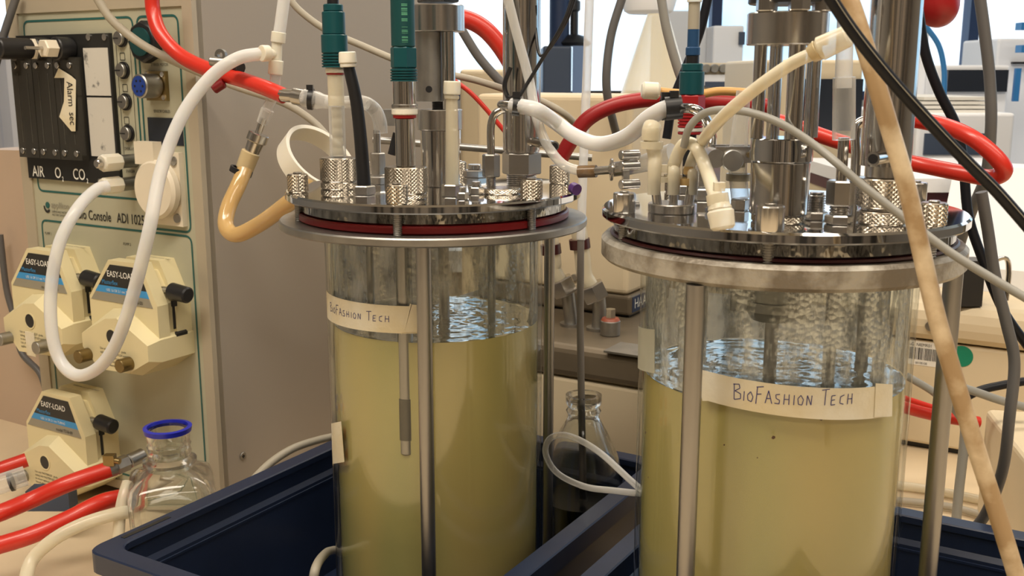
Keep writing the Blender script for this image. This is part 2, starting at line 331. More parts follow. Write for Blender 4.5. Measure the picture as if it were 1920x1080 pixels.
# ------------------------------------------------------------------ reactors
ZF = .008
def wavy(c, R, z, amp=.0009, sc=130, n=90, m=34):
    mb = MB(); from mathutils import noise
    vs = [Vector((c.x, c.y, z))]
    for i in range(1, m + 1):
        for j in range(n):
            r = R * i / m; a = 2 * math.pi * j / n; x = r * math.cos(a); y = r * math.sin(a)
            vs.append(Vector((c.x + x, c.y + y, z + amp * (noise.noise((x * sc, y * sc * 1.8, 1)) + .5 * noise.noise((x * sc * 2.5, y * sc * 4, 5))))))
    fs = [(0, 1 + j, 1 + (j + 1) % n) for j in range(n)]
    for i in range(m - 1):
        for j in range(n): k = (j + 1) % n; b = 1 + i * n; fs.append((b + j, b + n + j, b + n + k, b + k))
    return mb.add(vs, fs)
def annulus(c, r0, r1, z0, z1, n=96, bev=.0008):
    return MB().lathe([(r0, z0), (r1 - bev, z0), (r1, z0 + bev), (r1, z1 - bev), (r1 - bev, z1), (r0, z1)], (c.x, c.y, 0), Z, n, closed=True)
def reactor(c, label, Rl, zl, lt, Rr, zr, rt, zq, rods, nuts, nutkinds, gz, wet, ringmat, gmat='gasket'):
    t = thing('bioreactor', (c.x, c.y, ZF), label, 'bioreactor'); gb = .013
    c0 = Vector((c.x, c.y, 0)); gt = zr + .0005
    MB().lathe([(.0, gb), (.077, gb), (.0795, gb + .003), (.0797, gt), (.0765, gt), (.0765, gb + .006), (.0, gb + .006)], c0, Z, 96, cap0=False, cap1=False).build('glass_jar', M['glass'], t)
    MB().lathe([(.02, gb + .007), (.0757, gb + .007), (.0760, zq)], c0, Z, 96, cap1=False).build('liquid', M['liquid'], t)
    wavy(c0, .0761, zq).build('liquid_surface', M['surface'], t, 80)
    MB().lathe([(.0762, zq + .001), (.0762, gt)], c0, Z, 96, cap0=False, cap1=False).build('condensation', M[wet], t, 80)
    annulus(c0, .0802, Rr, zr - rt, zr, bev=.001 if rt < .01 else .0022).build('support_ring', M[ringmat], t)
    annulus(c0, .082, .108, ZF + .0005, ZF + .006).build('base_ring', M['satin'], t)
    annulus(c0, .0765, .0965, zr + gz, zl - lt - .0002, bev=.001).build('glass_flange', M['flange'], t)
    annulus(c0, .078, .0985, zr + .0002, zr + gz - .0002, bev=.001).build('gasket', M[gmat], t)
    MB().lathe([(.0785, zr - rt - .0015), (.0845, zr - rt - .0015), (.0845, zr - rt - .0001), (.0785, zr - rt - .0001)], c0, Z, 80, closed=True).build('lower_gasket', M[gmat], t)
    MB().lathe([(0, zl - lt), (Rl - .001, zl - lt), (Rl, zl - lt + .001), (Rl, zl - .0012), (Rl - .0012, zl), (0, zl)], c0, Z, 128, cap0=False, cap1=False).build('lid_plate', M['polished'], t)
    for a, rr in rods:
        p = c0 + Vector((math.cos(a), math.sin(a), 0)) * .1; MB().cyl(p + Z * (ZF + .006), p + Z * (zr - rt), rr, n=28).build('support_rod', M['rod'], t)
    for (nx, ny, wpx, y1), kind in zip(nuts, nutkinds):
        P = onz(nx, ny, zl); v = P - c0; v.z = 0
        if v.length > Rl - .0075: P = c0 + v.normalized() * (Rl - .0075) + Z * zl
        r = rpx(P, wpx); h = r * 1.75
        MB().thread(Vector((P.x, P.y, zr)), .0030, zl - lt - zr).build('threaded_stud', M['satin'], t)
        if kind == 'k': nb = MB().knurl(P, r, h)
        else: nb = MB(); nb.lathe([(r * (.93 if i % 4 < 2 else 1), 0) for i in (0,)] , P, Z, 3, False, False) if 0 else nb.rings([[P + Z * hh + Vector((math.cos(2 * math.pi * j / 36), math.sin(2 * math.pi * j / 36), 0)) * r * (s_ if j % 3 else s_ * .95) for j in range(36)] for hh, s_ in ((0, .96), (h * .06, 1), (h * .94, 1), (h, .94))])
        nt = nb.build('thumb_nut', M['knurl' if kind == 'k' else 'steel'], t, 0 if kind == 'k' else 25)
        MB().cyl(P + Z * h, P + Z * (h + r * .16), r * .42, n=16, bev=.0003).build('stud_tip', M['steel'], nt)
    return t
V1 = Vector((-.057, .76, 0)); V2 = Vector((.1565, .605, 0)); ZL1 = .379; ZL2 = .384
dg = math.radians
R1 = reactor(V1, 'left bioreactor: glass vessel of cloudy yellow broth with thin steel ring and red seal', .107, ZL1, .006, .112, .3585, .006, .2815,
    [(dg(270), .0050), (dg(30), .0042), (dg(150), .0042)],
    [(559, 360, 39, 0), (736, 386, 42, 0), (1006, 374, 42, 0), (1049, 343, 38, 0), (876, 320, 28, 0), (627, 322, 30, 0)], 'kkkkkk', .006, 'wet1', 'satin')
R2 = reactor(V2, 'right bioreactor: heavily misted glass vessel of yellow broth with thick worn ring', .1035, ZL2, .006, .1035, .3675, .0135, .285,
    [(dg(232), .0050), (dg(352), .0054), (dg(112), .0044)],
    [(1168, 398, 42, 0), (1212, 352, 34, 0), (1440, 437, 54, 0), (1757, 424, 50, 0), (1733, 376, 40, 0)], 'fkfkf', .0025, 'wet2', 'castring', 'maroon')
# --- vertical stacks on the lids
def stackpart(mb, P, z0, z1, r, kind):
    p0 = Vector((P.x, P.y, z0)); p1 = Vector((P.x, P.y, z1)); h = z1 - z0
    if kind == 'cyl': mb.cyl(p0, p1, r, n=32, bev=min(.0006, h * .2))
    elif kind == 'plain': mb.cyl(p0, p1, r, n=28)
    elif kind == 'hex': mb.cyl(p0, p1, r, n=6, bev=min(.0008, h * .2), ph=.35)
    elif kind == 'knurl': mb.knurl(p0, r, h)
    elif kind == 'thread': mb.thread(p0, r, h)
    elif kind == 'cone': mb.cyl(p0, p1, r, r * .8, n=28, bev=.0004)
    elif kind == 'ribs':
        k = 5; pr = []
        for i in range(k): pr += [(r, h * (i + .1) / k), (r, h * (i + .6) / k), (r * .9, h * (i + .7) / k), (r * .9, h * (i + .95) / k)]
        mb.lathe(pr, p0, Z, 32)
def stack(parent, P, segs):      # seg: name, lower px y, upper px y, px width, kind, material
    out = []
    for name, ya, yb, wpx, kind, m in segs:
        za = at(960, ya, P.y).z if ya is not None else P.z; zb = at(960, yb, P.y).z
        mb = MB(); stackpart(mb, P, za, zb, rpx(Vector((P.x, P.y, za)), wpx), kind); out.append(mb.build(name, M[m], parent, 0 if kind == 'knurl' else 30))
    return out
# left reactor: fixed fittings of the lid
P = onz(683, 365, ZL1); pf = P.copy(); stack(R1, P, [('port_fitting', None, 347, 44, 'hex', 'steel')])
P = onz(848, 368, ZL1); pc = P.copy(); stack(R1, P, [('port_fitting', None, 345, 42, 'hex', 'steel')])
P = onz(709, 345, ZL1); stack(R1, P, [('port_fitting', None, 330, 36, 'hex', 'steel'), ('pipe_nut', 328, 286, 30, 'hex', 'steel'), ('steel_pipe', 286, 244, 14, 'plain', 'steel')]); p_el = Vector((P.x, P.y, at(960, 244, P.y).z))
P = onz(942, 362, ZL1); stack(R1, P, [('port_disc', None, 352, 72, 'knurl', 'knurl')])
P = onz(921, 357, ZL1); pb = P.copy()
stack(R1, P, [('pipe_nut', 332, 289, 34, 'hex', 'steel'), ('pipe_neck', 354, 332, 18, 'thread', 'steel')])
zt = at(960, 289, P.y).z; zb_ = at(960, 203, P.y).z
MB().tube([Vector((P.x, P.y, zt)), Vector((P.x, P.y, zt + (zb_ - zt) * .6)), Vector((P.x + .003, P.y, zb_ - .004)), Vector((P.x + .010, P.y - .002, zb_)), at(940, 196, P.y - .016), at(975, 199, P.y - .030)], .0028).build('bent_pipe', M['column'], R1)
for q, w_ in (((890, 330), 44), ((868, 372), 24), ((893, 362), 30)):
    P = onz(q[0], q[1] + 2, ZL1); stack(R1, P, [('blanking_plug', None, q[1] - 12, w_, 'hex', 'steel'), ('plug_tip', q[1] - 12, q[1] - 22, w_ * .6, 'cyl', 'steel')])
for q, w_ in (((690, 360), 14), ((921, 357), 15), ((1000, 345), 13)):
    P = onz(*q, ZL1); MB().cyl(Vector((P.x, P.y, .2)), Vector((P.x, P.y, ZL1 - .007)), rpx(P, w_), n=20).build('dip_tube', M['rod'], R1)
P = onz(830, 352, ZL1); MB().cyl(Vector((P.x, P.y, .1)), Vector((P.x, P.y, ZL1 - .007)), .004, n=20).build('stirrer_shaft', M['rod'], R1)
# left reactor: probes
def probe_dip(t, P, r, zlo, c):
    MB().cyl(Vector((P.x, P.y, zlo)), Vector((P.x, P.y, ZL1 - .0065)), r, n=24, bev=.001).build('probe_shaft', M['rod'], t)
P = onz(636, 353, ZL1); t = thing('electrode', P, 'glass probe with green ribbed plug in big knurled nut, left side of left lid', 'probe')
stack(t, P, [('lower_ring', None, 340, 68, 'knurl', 'knurl'), ('knurled_nut', 339, 295, 69, 'knurl', 'knurl'), ('glass_shaft', 295, 198, 30, 'plain', 'clear'), ('inner_sleeve', 292, 200, 21, 'ribs', 'cream'),
    ('upper_sleeve', 198, 140, 30, 'plain', 'cream'), ('seal_ring', 140, 137, 34, 'plain', 'gasket'), ('white_collar', 137, 127, 37, 'cyl', 'white'), ('ribbed_grip', 127, 100, 49, 'ribs', 'green'),
    ('plug_body', 100, 65, 49, 'cyl', 'green'), ('plug_top', 65, 22, 43, 'cyl', 'green'), ('plug_collar', 22, 8, 37, 'cyl', 'green'), ('cable', 8, -60, 22, 'plain', 'black')])
P = onz(762, 372, ZL1); t = thing('electrode', P, 'steel probe with dark green barcoded plug, standing beside the left motor', 'probe'); pg = P.copy()
s_ = stack(t, P, [('lower_ring', None, 362, 76, 'knurl', 'knurl'), ('knurled_nut', 361, 312, 80, 'knurl', 'knurl'), ('shaft', 312, 221, 37, 'cyl', 'column'), ('seal_ring', 221, 215, 44, 'plain', 'gasket'), ('white_collar', 215, 203, 49, 'cyl', 'white'),
    ('steel_collar', 203, 195, 50, 'cyl', 'steel'), ('upper_shaft', 195, 153, 43, 'plain', 'column'), ('ribbed_grip', 153, 128, 51, 'ribs', 'green'), ('plug_nut', 128, 88, 50, 'hex', 'green'), ('plug_body', 88, -40, 45, 'cyl', 'dgreen')])
lab = MB(); 
for k in range(26):
    zz = at(960, 80 - k * 2.8, P.y).z; 
    if random.random() < .8:
        a0 = -.75; rr = rpx(Vector((P.x, P.y, zz)), 45) + .0001
        pts = [(P.x + rr * math.sin(a0 + .5 * i / 4 + .75), P.y - rr * math.cos(a0 + .5 * i / 4 + .75)) for i in range(5)]
        hh = random.choice((.0003, .0006, .0008))
        for i in range(4): lab.add([(*pts[i], zz), (*pts[i + 1], zz), (*pts[i + 1], zz + hh), (*pts[i], zz + hh)], [(0, 1, 2, 3)])
lab.build('barcode_print', mat('pale_green_print', lin(80, 150, 120), .5), s_[-1], 0, kind='stuff')
sh = c0 = V1; Pd = V1 + Vector((-.016, -.070, 0))
sm = MB().cyl(Vector((Pd.x, Pd.y, at(960, 850, Pd.y).z)), Vector((Pd.x, Pd.y, ZL1 - .0065)), rpx(Vector((Pd.x, Pd.y, .3)), 30), n=28, bev=.001).build('probe_dip_shaft', M['rod'], t)
MB().cyl(Vector((Pd.x, Pd.y, at(960, 822, Pd.y).z)), Vector((Pd.x, Pd.y, at(960, 745, Pd.y).z)), rpx(Vector((Pd.x, Pd.y, .22)), 31.5), n=28).build('membrane_sleeve', mat('dark_membrane_steel', (.16, .15, .13), .5, .8), sm)
# left motor drive
P = onz(826, 348, ZL1); t = thing('stirrer_drive', P, 'steel stirrer motor housing with a small drilled hole, on the left lid', 'motor')
stack(t, P, [('lower_housing', None, 243, 73, 'cyl', 'column'), ('lower_collar', 243, 205, 86, 'cyl', 'steel'), ('rubber_coupling', 205, 190, 28, 'ribs', 'black'),
    ('motor_cap', 60, 10, 98, 'cyl', 'steel'), ('drive_block', 5, -40, 80, 'hex', 'black')])
for dx, wv, nm in ((-17, 54, 'motor_tube'), (20, 25, 'side_column')):
    Q = Vector((P.x + dx * .00038, P.y + (0 if dx < 0 else -.008), P.z)); za = at(960, 190 if dx < 0 else 205, P.y).z; zb2 = at(960, 60, P.y).z
    o = MB().cyl(Vector((Q.x, Q.y, za)), Vector((Q.x, Q.y, zb2)), rpx(Vector((Q.x, Q.y, za)), wv), n=32, bev=.0004).build(nm, M['satin' if dx < 0 else 'column'], t)
    if dx < 0:
        rr = rpx(Vector((Q.x, Q.y, za)), wv); hz = at(960, 167, P.y).z; MB().cyl(Vector((Q.x - .0002, Q.y - rr - .0003, hz)), Vector((Q.x - .0002, Q.y - rr + .001, hz)), .0024, n=18).build('drilled_hole', M['black'], o)
# left condenser column
P = onz(978, 352, ZL1); t = thing('exhaust_condenser', P, 'tall steel condenser column with side spout on the left lid', 'condenser')
stack(t, P, [('thread', None, 326, 56, 'thread', 'steel'), ('column_nut', 326, 286, 74, 'hex', 'steel'), ('neck', 286, 278, 66, 'cyl', 'steel'), ('column_tube', 280, -60, 70, 'plain', 'column')])
a1 = at(1000, 266, P.y - .008); a2 = at(1040, 274, P.y - .045)
MB().cyl(a1, a2, .0034, n=20).build('spout', M['column'], t); MB().cyl(a2, a2 + (a2 - a1).normalized() * .0004, .0024, n=16).build('spout_bore', M['black'], t)
# capped tubes of left lid
t = thing('capped_tube', pf, 'bent black rubber tube with a white cap, on the left lid', 'tube')
zt = at(960, 347, pf.y).z; MB().tube([Vector((pf.x, pf.y, zt)), at(677, 270, pf.y), at(668, 190, pf.y), at(653, 122, pf.y)], lambda s: .0048 - .0009 * s).build('tube', M['black'], t)
a1 = at(653, 126, pf.y); a2 = at(651, 97, pf.y); MB().cyl(a1, a1.lerp(a2, .25), .0055, n=24, bev=.0005).build('cap_collar', M['white'], t); MB().cyl(a1.lerp(a2, .25), a2, .0062, .0058, n=12, bev=.0006).build('cap', M['white'], t)
t = thing('capped_tube', pc, 'straight yellowed silicone tube with a cream cap, beside the left motor', 'tube')
zt = at(960, 345, pc.y).z; MB().cyl(Vector((pc.x, pc.y, zt)), at(847, 185, pc.y), .0046, .0040, n=24).build('tube', M['cream'], t)
a1 = at(847, 186, pc.y); a2 = at(848, 152, pc.y); MB().cyl(a1, a1.lerp(a2, .22), .0050, n=24, bev=.0005).build('cap_collar', M['cream'], t); MB().cyl(a1.lerp(a2, .25), a2, .0058, n=14, bev=.0006).build('cap', M['nylon'], t)
# ---- right reactor fittings
P = onz(1260, 398, ZL2); pt = P.copy(); stack(R2, P, [('port_disc', None, 380, 90, 'cyl', 'steel')])
zt = at(960, 380, P.y).z
ports = []
for dx, lx, wv in ((-.0085, -4, 17), (0, 0, 17), (.0085, 3, 18)):
    a1 = Vector((P.x + dx, P.y - .003, zt - .002)); a2 = Vector((P.x + dx + lx * .0006, P.y - .003, zt + .013)); ports.append(a2)
    MB().cyl(a1, a2, .0026, n=18).build('port_barb', M['steel'], R2)
P = onz(1290, 362, ZL2); pv = P.copy(); stack(R2, P, [('hex_base', None, 345, 62, 'hex', 'steel')])
P = onz(1322, 375, ZL2); stack(R2, P, [('port_fitting', None, 352, 58, 'hex', 'steel'), ('pipe_nut', 350, 303, 52, 'hex', 'steel')])
zz = at(960, 303, P.y).z; z2 = at(960, 215, P.y).z
MB().tube([Vector((P.x, P.y, zz)), at(1335, 262, P.y - .004), at(1324, 224, P.y - .012), at(1302, 205, P.y - .018), at(1270, 203, .642)], .0030).build('bent_pipe', M['column'], R2); pbend = at(1280, 203, P.y)
P = onz(1387, 394, ZL2); pk = P.copy(); stack(R2, P, [('port_fitting', None, 372, 34, 'hex', 'steel')])
P = onz(1340, 400, ZL2); stack(R2, P, [('blanking_plug', None, 388, 36, 'hex', 'steel'), ('plug_tip', 388, 374, 22, 'cyl', 'steel')])
P = onz(1529, 412, ZL2); stack(R2, P, [('stud_base', None, 396, 44, 'hex', 'steel'), ('threaded_plug', 396, 364, 32, 'thread', 'steel'), ('plug_top', 364, 360, 26, 'cyl', 'steel')])
P = onz(1572, 420, ZL2); pn = P.copy(); stack(R2, P, [('lower_nut', None, 402, 52, 'hex', 'steel'), ('thread', 402, 385, 36, 'thread', 'steel'), ('pipe_nut', 385, 338, 52, 'hex', 'steel'), ('steel_pipe', 338, 258, 20, 'plain', 'column')])
P = onz(1610, 400, ZL2)
MB().tube([Vector((P.x, P.y + .01, ZL2)), at(1605, 300, P.y + .01), at(1604, 250, P.y + .01), at(1612, 230, P.y + .01), at(1640, 222, P.y + .012)], .0028).build('bent_pipe', M['column'], R2)
P = onz(1330, 380, ZL2)
for bx, by, wv, zlo in ((1322, 372, 26, .20), (1387, 388, 20, .322), (1572, 395, 24, .2), (1636, 380, 24, .2), (1700, 385, 22, .2), (1295, 365, 20, .2)):
    Q = onz(bx, by, ZL2); v = Q - V2; v.z = 0
    if v.length > .068: Q = V2 + v.normalized() * .068
    MB().cyl(Vector((Q.x, Q.y, zlo)), Vector((Q.x, Q.y, ZL2 - .007)), rpx(Q, wv), n=20).build('dip_tube', M['rod'], R2)
Q = Vector((V2.x - .002, V2.y - .004, 0)); zb3 = at(960, 598, Q.y).z
MB().lathe([(.004, zb3 - .002), (.012, zb3), (.0165, zb3 + .006), (.0165, zb3 + .0115), (.0158, zb3 + .012), (.0168, zb3 + .0125), (.0168, .355)], Q, Z, 40).build('shaft_bearing', M['satin'], R2)
MB().cyl(Q + Z * .1, Q + Z * (zb3), .0040, n=22).build('stirrer_shaft', M['rod'], R2)
# right motor
P = onz(1458, 415, ZL2); pm = P.copy(); t = thing('stirrer_drive', P, 'steel stirrer motor with open columns on the right lid', 'motor')
stack(t, P, [('knurled_ring', None, 400, 98, 'knurl', 'knurl'), ('lower_housing', 400, 302, 108, 'cyl', 'column'), ('lower_collar', 302, 258, 116, 'cyl', 'polished'), ('motor_cap', 85, 24, 150, 'cyl', 'steel'), ('drive_block', 8, -50, 150, 'cyl', 'black')])
for dx, dy, wv in ((-46, -.004, 24), (10, -.010, 32), (50, .002, 27), (-5, .014, 25)):
    za = at(960, 258, P.y).z; zb2 = at(960, 85, P.y).z; x = P.x + dx * .000305
    MB().cyl(Vector((x, P.y + dy, za)), Vector((x, P.y + dy, zb2)), rpx(Vector((x, P.y, za)), wv), n=26).build('column', M['column'], t)
for dx, dy in ((-45, -.012), (0, -.02), (45, -.012)):
    x = P.x + dx * .00031; z = at(960, 24, P.y).z; MB().cyl(Vector((x, P.y + dy, z)), Vector((x, P.y + dy, z + .006)), .0055, n=6, bev=.0005).build('cap_bolt', M['steel'], t)
# right condenser
P = onz(1652, 418, ZL2); t = thing('exhaust_condenser', P, 'tall wide steel condenser column with knurled nut on the right lid', 'condenser')
stack(t, P, [('lower_ring', None, 394, 92, 'knurl', 'knurl'), ('knurled_nut', 387, 333, 98, 'knurl', 'knurl'), ('nut_seat', 394, 387, 80, 'cyl', 'steel'), ('neck', 333, 308, 72, 'cyl', 'steel'), ('column_tube', 310, -80, 92, 'plain', 'column')])
a1 = at(1668, 292, P.y - .008); a2 = at(1637, 298, P.y - .026)
MB().cyl(a1, a2, .0034, n=20).build('spout', M['column'], t); MB().cyl(a2, a2 + (a2 - a1).normalized() * .0004, .0024, n=16).build('spout_bore', M['black'], t)
# right probe
P = pv; t = thing('electrode', Vector((P.x, P.y, at(960, 345, P.y).z)), 'probe with green plug, blue boot and red ribbed nut on the right lid', 'probe')
stack(t, P, [('probe_shaft', 345, 252, 24, 'plain', 'black'), ('seal_ring', 252, 247, 46, 'cyl', 'gasket'), ('white_collar', 247, 239, 46, 'cyl', 'white'), ('ribbed_nut', 239, 208, 47, 'ribs', 'darkred'), ('red_nut', 208, 178, 52, 'hex', 'darkred'),
    ('green_body', 178, 134, 46, 'cyl', 'green'), ('green_top', 134, 119, 40, 'cyl', 'green'), ('cable_neck', 119, 105, 25, 'plain', 'black'), ('blue_ring', 105, 88, 27, 'cyl', 'blue'), ('blue_boot', 88, 55, 22, 'plain', 'blue'), ('taped_cable', 56, 4, 22, 'plain', 'beigecable'), ('yellow_tape', 4, -12, 28, 'plain', 'cream')])
# ---- tubes of the right lid
def tube(name, pts, r, m, label, cat='tube', **k):
    return MB().tube(pts, r, **k).build(name, M[m], None, 60, label=label, cat=cat)
def tie(name, c, d, r, wdt, m, label=None, parent=None, cat='cable tie', tail=None):
    mb = MB(); d = d.normalized(); mb.lathe([(r, -wdt / 2), (r + .0012, -wdt / 2), (r + .0012, wdt / 2), (r, wdt / 2)], c, d, 20, closed=True)
    u, w2 = frame_from(d); hd = c - w2 * 0 + Vector((0, -.3, 1)).normalized() * (r + .0022); s = .0026
    mb.box(hd.x - s, hd.x + s, hd.y - s * .8, hd.y + s * .8, hd.z - s * .7, hd.z + s * .9)
    if tail: mb.tube([hd] + tail, .0017, n=6)
    if parent: return mb.build(name, M[m], parent, 30)
    return mb.build(name, M[m], None, 30, label=label, cat=cat)
y0 = pt.y
t = thing('plugged_tube', ports[0], 'short folded silicone tube standing on the three-way port disc', 'tube')
MB().tube([ports[0] - Z * .008, ports[0] + Z * .006, at(1228, 290, y0), at(1222, 262, y0), at(1220, 240, y0)], lambda s: .0036 + .001 * s).build('tube', M['cream'], t)
MB().tube([at(1220, 262, y0), at(1221, 245, y0), at(1224, 236, y0 + .002)], .0052).build('folded_end', M['cream'], t)
tie('cable_tie', at(1222, 272, y0), Z, .0052, .004, 'cream', parent=t); tie('cable_tie', at(1240, 336, y0), Z, .0040, .003, 'cream', parent=t)
Yc = onz(1356, 442, ZL2).y
t = thing('looped_tube', ports[1], 'looped silicone tube with white capped end hanging over the right lid', 'tube')
MB().tube([ports[1] - Z * .008, ports[1] + Z * .004, at(1262, 315, y0), at(1275, 280, y0 - .004), at(1290, 268, y0 - .008), at(1308, 280, y0 - .016), at(1325, 320, y0 - .028), at(1345, 378, Yc + .004)], .0036).build('tube', M['cream'], t)
a1 = at(1348, 380, Yc + .003); a2 = at(1356, 430, Yc)
tie('cable_tie', at(1346, 374, Yc + .004), a2 - a1, .0042, .005, 'cream', parent=t)
MB().cyl(a1, a1.lerp(a2, .25), .0050, .0060, n=12, bev=.0004).build('cap_neck', M['cream'], t); cp = MB().cyl(a1.lerp(a2, .25), a2, .0066, .0060, n=16, bev=.0012).build('cap', M['nylon'], t)
tie('cable_tie', at(1262, 332, y0), Z, .0040, .003, 'cream', parent=t)
t = thing('drain_tube', ports[2], 'long translucent silicone tube rising from port disc to amber connector by black cable', 'tube')
MB().tube([ports[2] - Z * .008, ports[2] + Z * .003, at(1292, 318, y0), at(1310, 275, y0 - .004), at(1350, 225, .520), at(1410, 172, .500), at(1480, 122, .492), at(1525, 100, .488)], .0031).build('tube', M['cream'], t)
a1 = at(1520, 103, .489); a2 = at(1535, 93, .487); a3 = at(1592, 66, .480)
MB().cyl(a1, a2, .0042, .0050, n=12, bev=.0004).build('connector_collar', M['dullamber'], t); MB().cyl(a2, a3, .0056, .0050, n=14, bev=.001).build('connector_cap', M['cream'], t)
tie('cable_tie', at(1288, 340, y0), Z, .0042, .004, 'amber', parent=t)
# clamped tube
t = thing('clamped_tube', pk, 'wide silicone tube pinched flat by a hinged steel clamp beside the right motor', 'tube')
zt = at(960, 372, pk.y).z; MB().tube([Vector((pk.x, pk.y, zt)), at(1384, 330, pk.y), at(1384, 300, pk.y)], .0052).build('lower_tube', M['clear'], t)
MB().tube([at(1384, 300, pk.y), at(1384, 285, pk.y), at(1388, 240, pk.y), at(1394, 170, pk.y)], lambda s: .0068 - .0025 * s, flat=.6).build('upper_tube', M['clear'], t)
tie('cable_tie', at(1384, 332, pk.y), Z, .0056, .004, 'cream', parent=t)
cl = thing('pinch_clamp', at(1378, 290, pk.y - .004), 'hinged steel pinch clamp with a round thumb screw, squeezing a wide tube', 'clamp')
c1 = at(1378, 288, pk.y); x, y, z = c1
MB().box(x - .0125, x + .0135, y - .0095, y - .007, z - .0045, z + .0045).build('front_jaw', M['steel'], cl, smooth=0)
MB().box(x - .0125, x + .0135, y + .007, y + .0095, z - .0045, z + .0045).build('rear_jaw', M['steel'], cl, smooth=0)
MB().cyl((x - .0125, y - .011, z - .002), (x - .0125, y + .01, z - .002), .0052, n=20).build('hinge', M['satin'], cl); MB().cyl((x + .012, y - .011, z), (x + .012, y + .01, z), .0042, n=20).build('latch', M['satin'], cl)
MB().cyl((x - .0035, y - .0125, z - .003), (x - .0035, y - .0095, z - .003), .0060, n=24, bev=.0005).build('thumb_screw', M['satin'], cl)
MB().cyl((x + .006, y - .0112, z), (x + .006, y - .0095, z), .0016, n=12).build('rivet', M['brass'], cl)
# tube on steel pipe
zt = at(960, 262, pn.y).z
t = thing('inlet_tube', Vector((pn.x, pn.y, zt)), 'clear silicone sleeve and frosted tube pushed on the upright steel pipe', 'tube')
MB().cyl(Vector((pn.x, pn.y, zt)), at(1583, 145, pn.y), .0057, .0056, n=24).build('sleeve', M['clear'], t)
MB().cyl(at(1581, 165, pn.y), at(1588, -30, pn.y), .0042, n=24).build('frosted_tube', M['milky'], t)
# sampling line between reactors
tube('silicone_tube', [at(960, 198, pb.y - .026), at(985, 201, pb.y - .032), at(1010, 208, pb.y - .036)] + px((1045, 232, .725), (1080, 256, .715), (1125, 270, .70), (1175, 256, .67), (1215, 222, .65), (1250, 203, .64), (1270, 202, .64)), .0052, 'milky', 'thick milky silicone tube sagging between the two reactors')
tie('cable_tie', at(968, 199, pb.y - .028), Vector((1, 0, -.1)), .0054, .005, 'black', 'black cable tie with a long upright tail on the left column', tail=px((955, 185, .735), (946, 160, .735), (957, 126, .735)))
tie('cable_tie', at(1262, 202, .64), Vector((1, 0, .1)), .0060, .010, 'black', 'bulky pair of black cable ties in front of the red hose')
tie('cable_tie', at(1246, 204, .645), Vector((1, 0, .1)), .0058, .004, 'black', 'narrow black cable tie at the end of the milky tube')
tube('silicone_tube', px((948, -20, .735), (968, 60, .735), (992, 150, .732), (1006, 220, .722), (1025, 270, .715), (1055, 308, .71), (1092, 322, .705)), .0034, 'semi', 'clear silicone tube crossing the left condenser column')
t = thing('sampling_connector', at(1100, 322, .70), 'row of steel couplings and clear tube with a small steel clamp beside the right lid', 'connector')
MB().cyl(at(1085, 322, .705), at(1118, 321, .70), .0042, n=20).build('brown_sleeve', M['browns'], t); MB().cyl(at(1112, 321, .70), at(1150, 318, .69), .0028, n=20).build('steel_rod', M['steel'], t)
MB().cyl(at(1144, 318, .69), at(1149, 318, .69), .0075, n=24, bev=.0004).build('flange', M['steel'], t); MB().cyl(at(1149, 318, .69), at(1180, 314, .68), .0048, n=20).build('coupling', M['steel'], t)
MB().cyl(at(1178, 315, .68), at(1262, 290, .66), .0046, .0075, n=20).build('clear_sleeve', M['clear'], t)
MB().box(*[q for q in (at(1174, 0, .672).x, at(1186, 0, .672).x, .666, .676, at(960, 352, .67).z, at(960, 286, .67).z)]).build('clamp_bar', M['steel'], t, smooth=0)
for yy in (290, 310, 345): a1 = at(1180, yy, .668); MB().cyl(a1 - Vector((.006, .004, 0)), a1 + Vector((.006, .002, 0)), .0032, n=14, bev=.0004).build('clamp_screw', M['steel'], t)
tube('wire', px((1075, -10, .72), (1055, 45, .72), (1005, 130, .728), (968, 190, .728)), .0013, 'black', 'thin black double wire slanting down to the left cable tie', 'wire')
tube('wire', px((1080, -10, .722), (1058, 48, .722), (1016, 105, .735), (1005, 60, .75), (1004, 10, .75)), .0011, 'black', 'thin black wire looping over the left condenser column', 'wire')
# ------------------------------------------------------------------ tape labels
def arc(c, r, a, z): return Vector((c.x + r * math.sin(a), c.y - r * math.cos(a), z))
def anglez(c, r, x, y):    # point of cylinder seen at pixel -> angle, z
    d = ray(x, y); ox = -c.x; oy = -c.y; A_ = d.x ** 2 + d.y ** 2; B_ = 2 * (ox * d.x + oy * d.y); C_ = ox * ox + oy * oy - r * r
    D = max(0, B_ * B_ - 4 * A_ * C_); t_ = (-B_ - math.sqrt(D)) / (2 * A_); P = O + d * t_
    return math.atan2(P.x - c.x, -(P.y - c.y)), P.z
def strip(c, r, bl, br, tl, tr, th=.0004, n=24, ragged=0):
    mb = MB(); lo = []; hi = []; vs = []
    for i in range(n + 1):
        s_ = i / n; a = bl[0] + (br[0] - bl[0]) * s_; aa = tl[0] + (tr[0] - tl[0]) * s_
        for rr in (r, r + th):
            for (an, zz) in ((a, bl[1] + (br[1] - bl[1]) * s_), (aa, tl[1] + (tr[1] - tl[1]) * s_)):
                if ragged and i in (0,): zz += random.uniform(-1, 1) * ragged; an += random.uniform(0, .02)
                vs.append(arc(c, rr, an, zz))
    fs = []
    for i in range(n):
        b = 4 * i; fs += [(b + 2, b + 6, b + 7, b + 3), (b, b + 1, b + 5, b + 4), (b + 1, b + 3, b + 7, b + 5), (b, b + 4, b + 6, b + 2)]
    fs += [(0, 2, 3, 1), (4 * n, 4 * n + 1, 4 * n + 3, 4 * n + 2)]
    return mb.add(vs, fs)
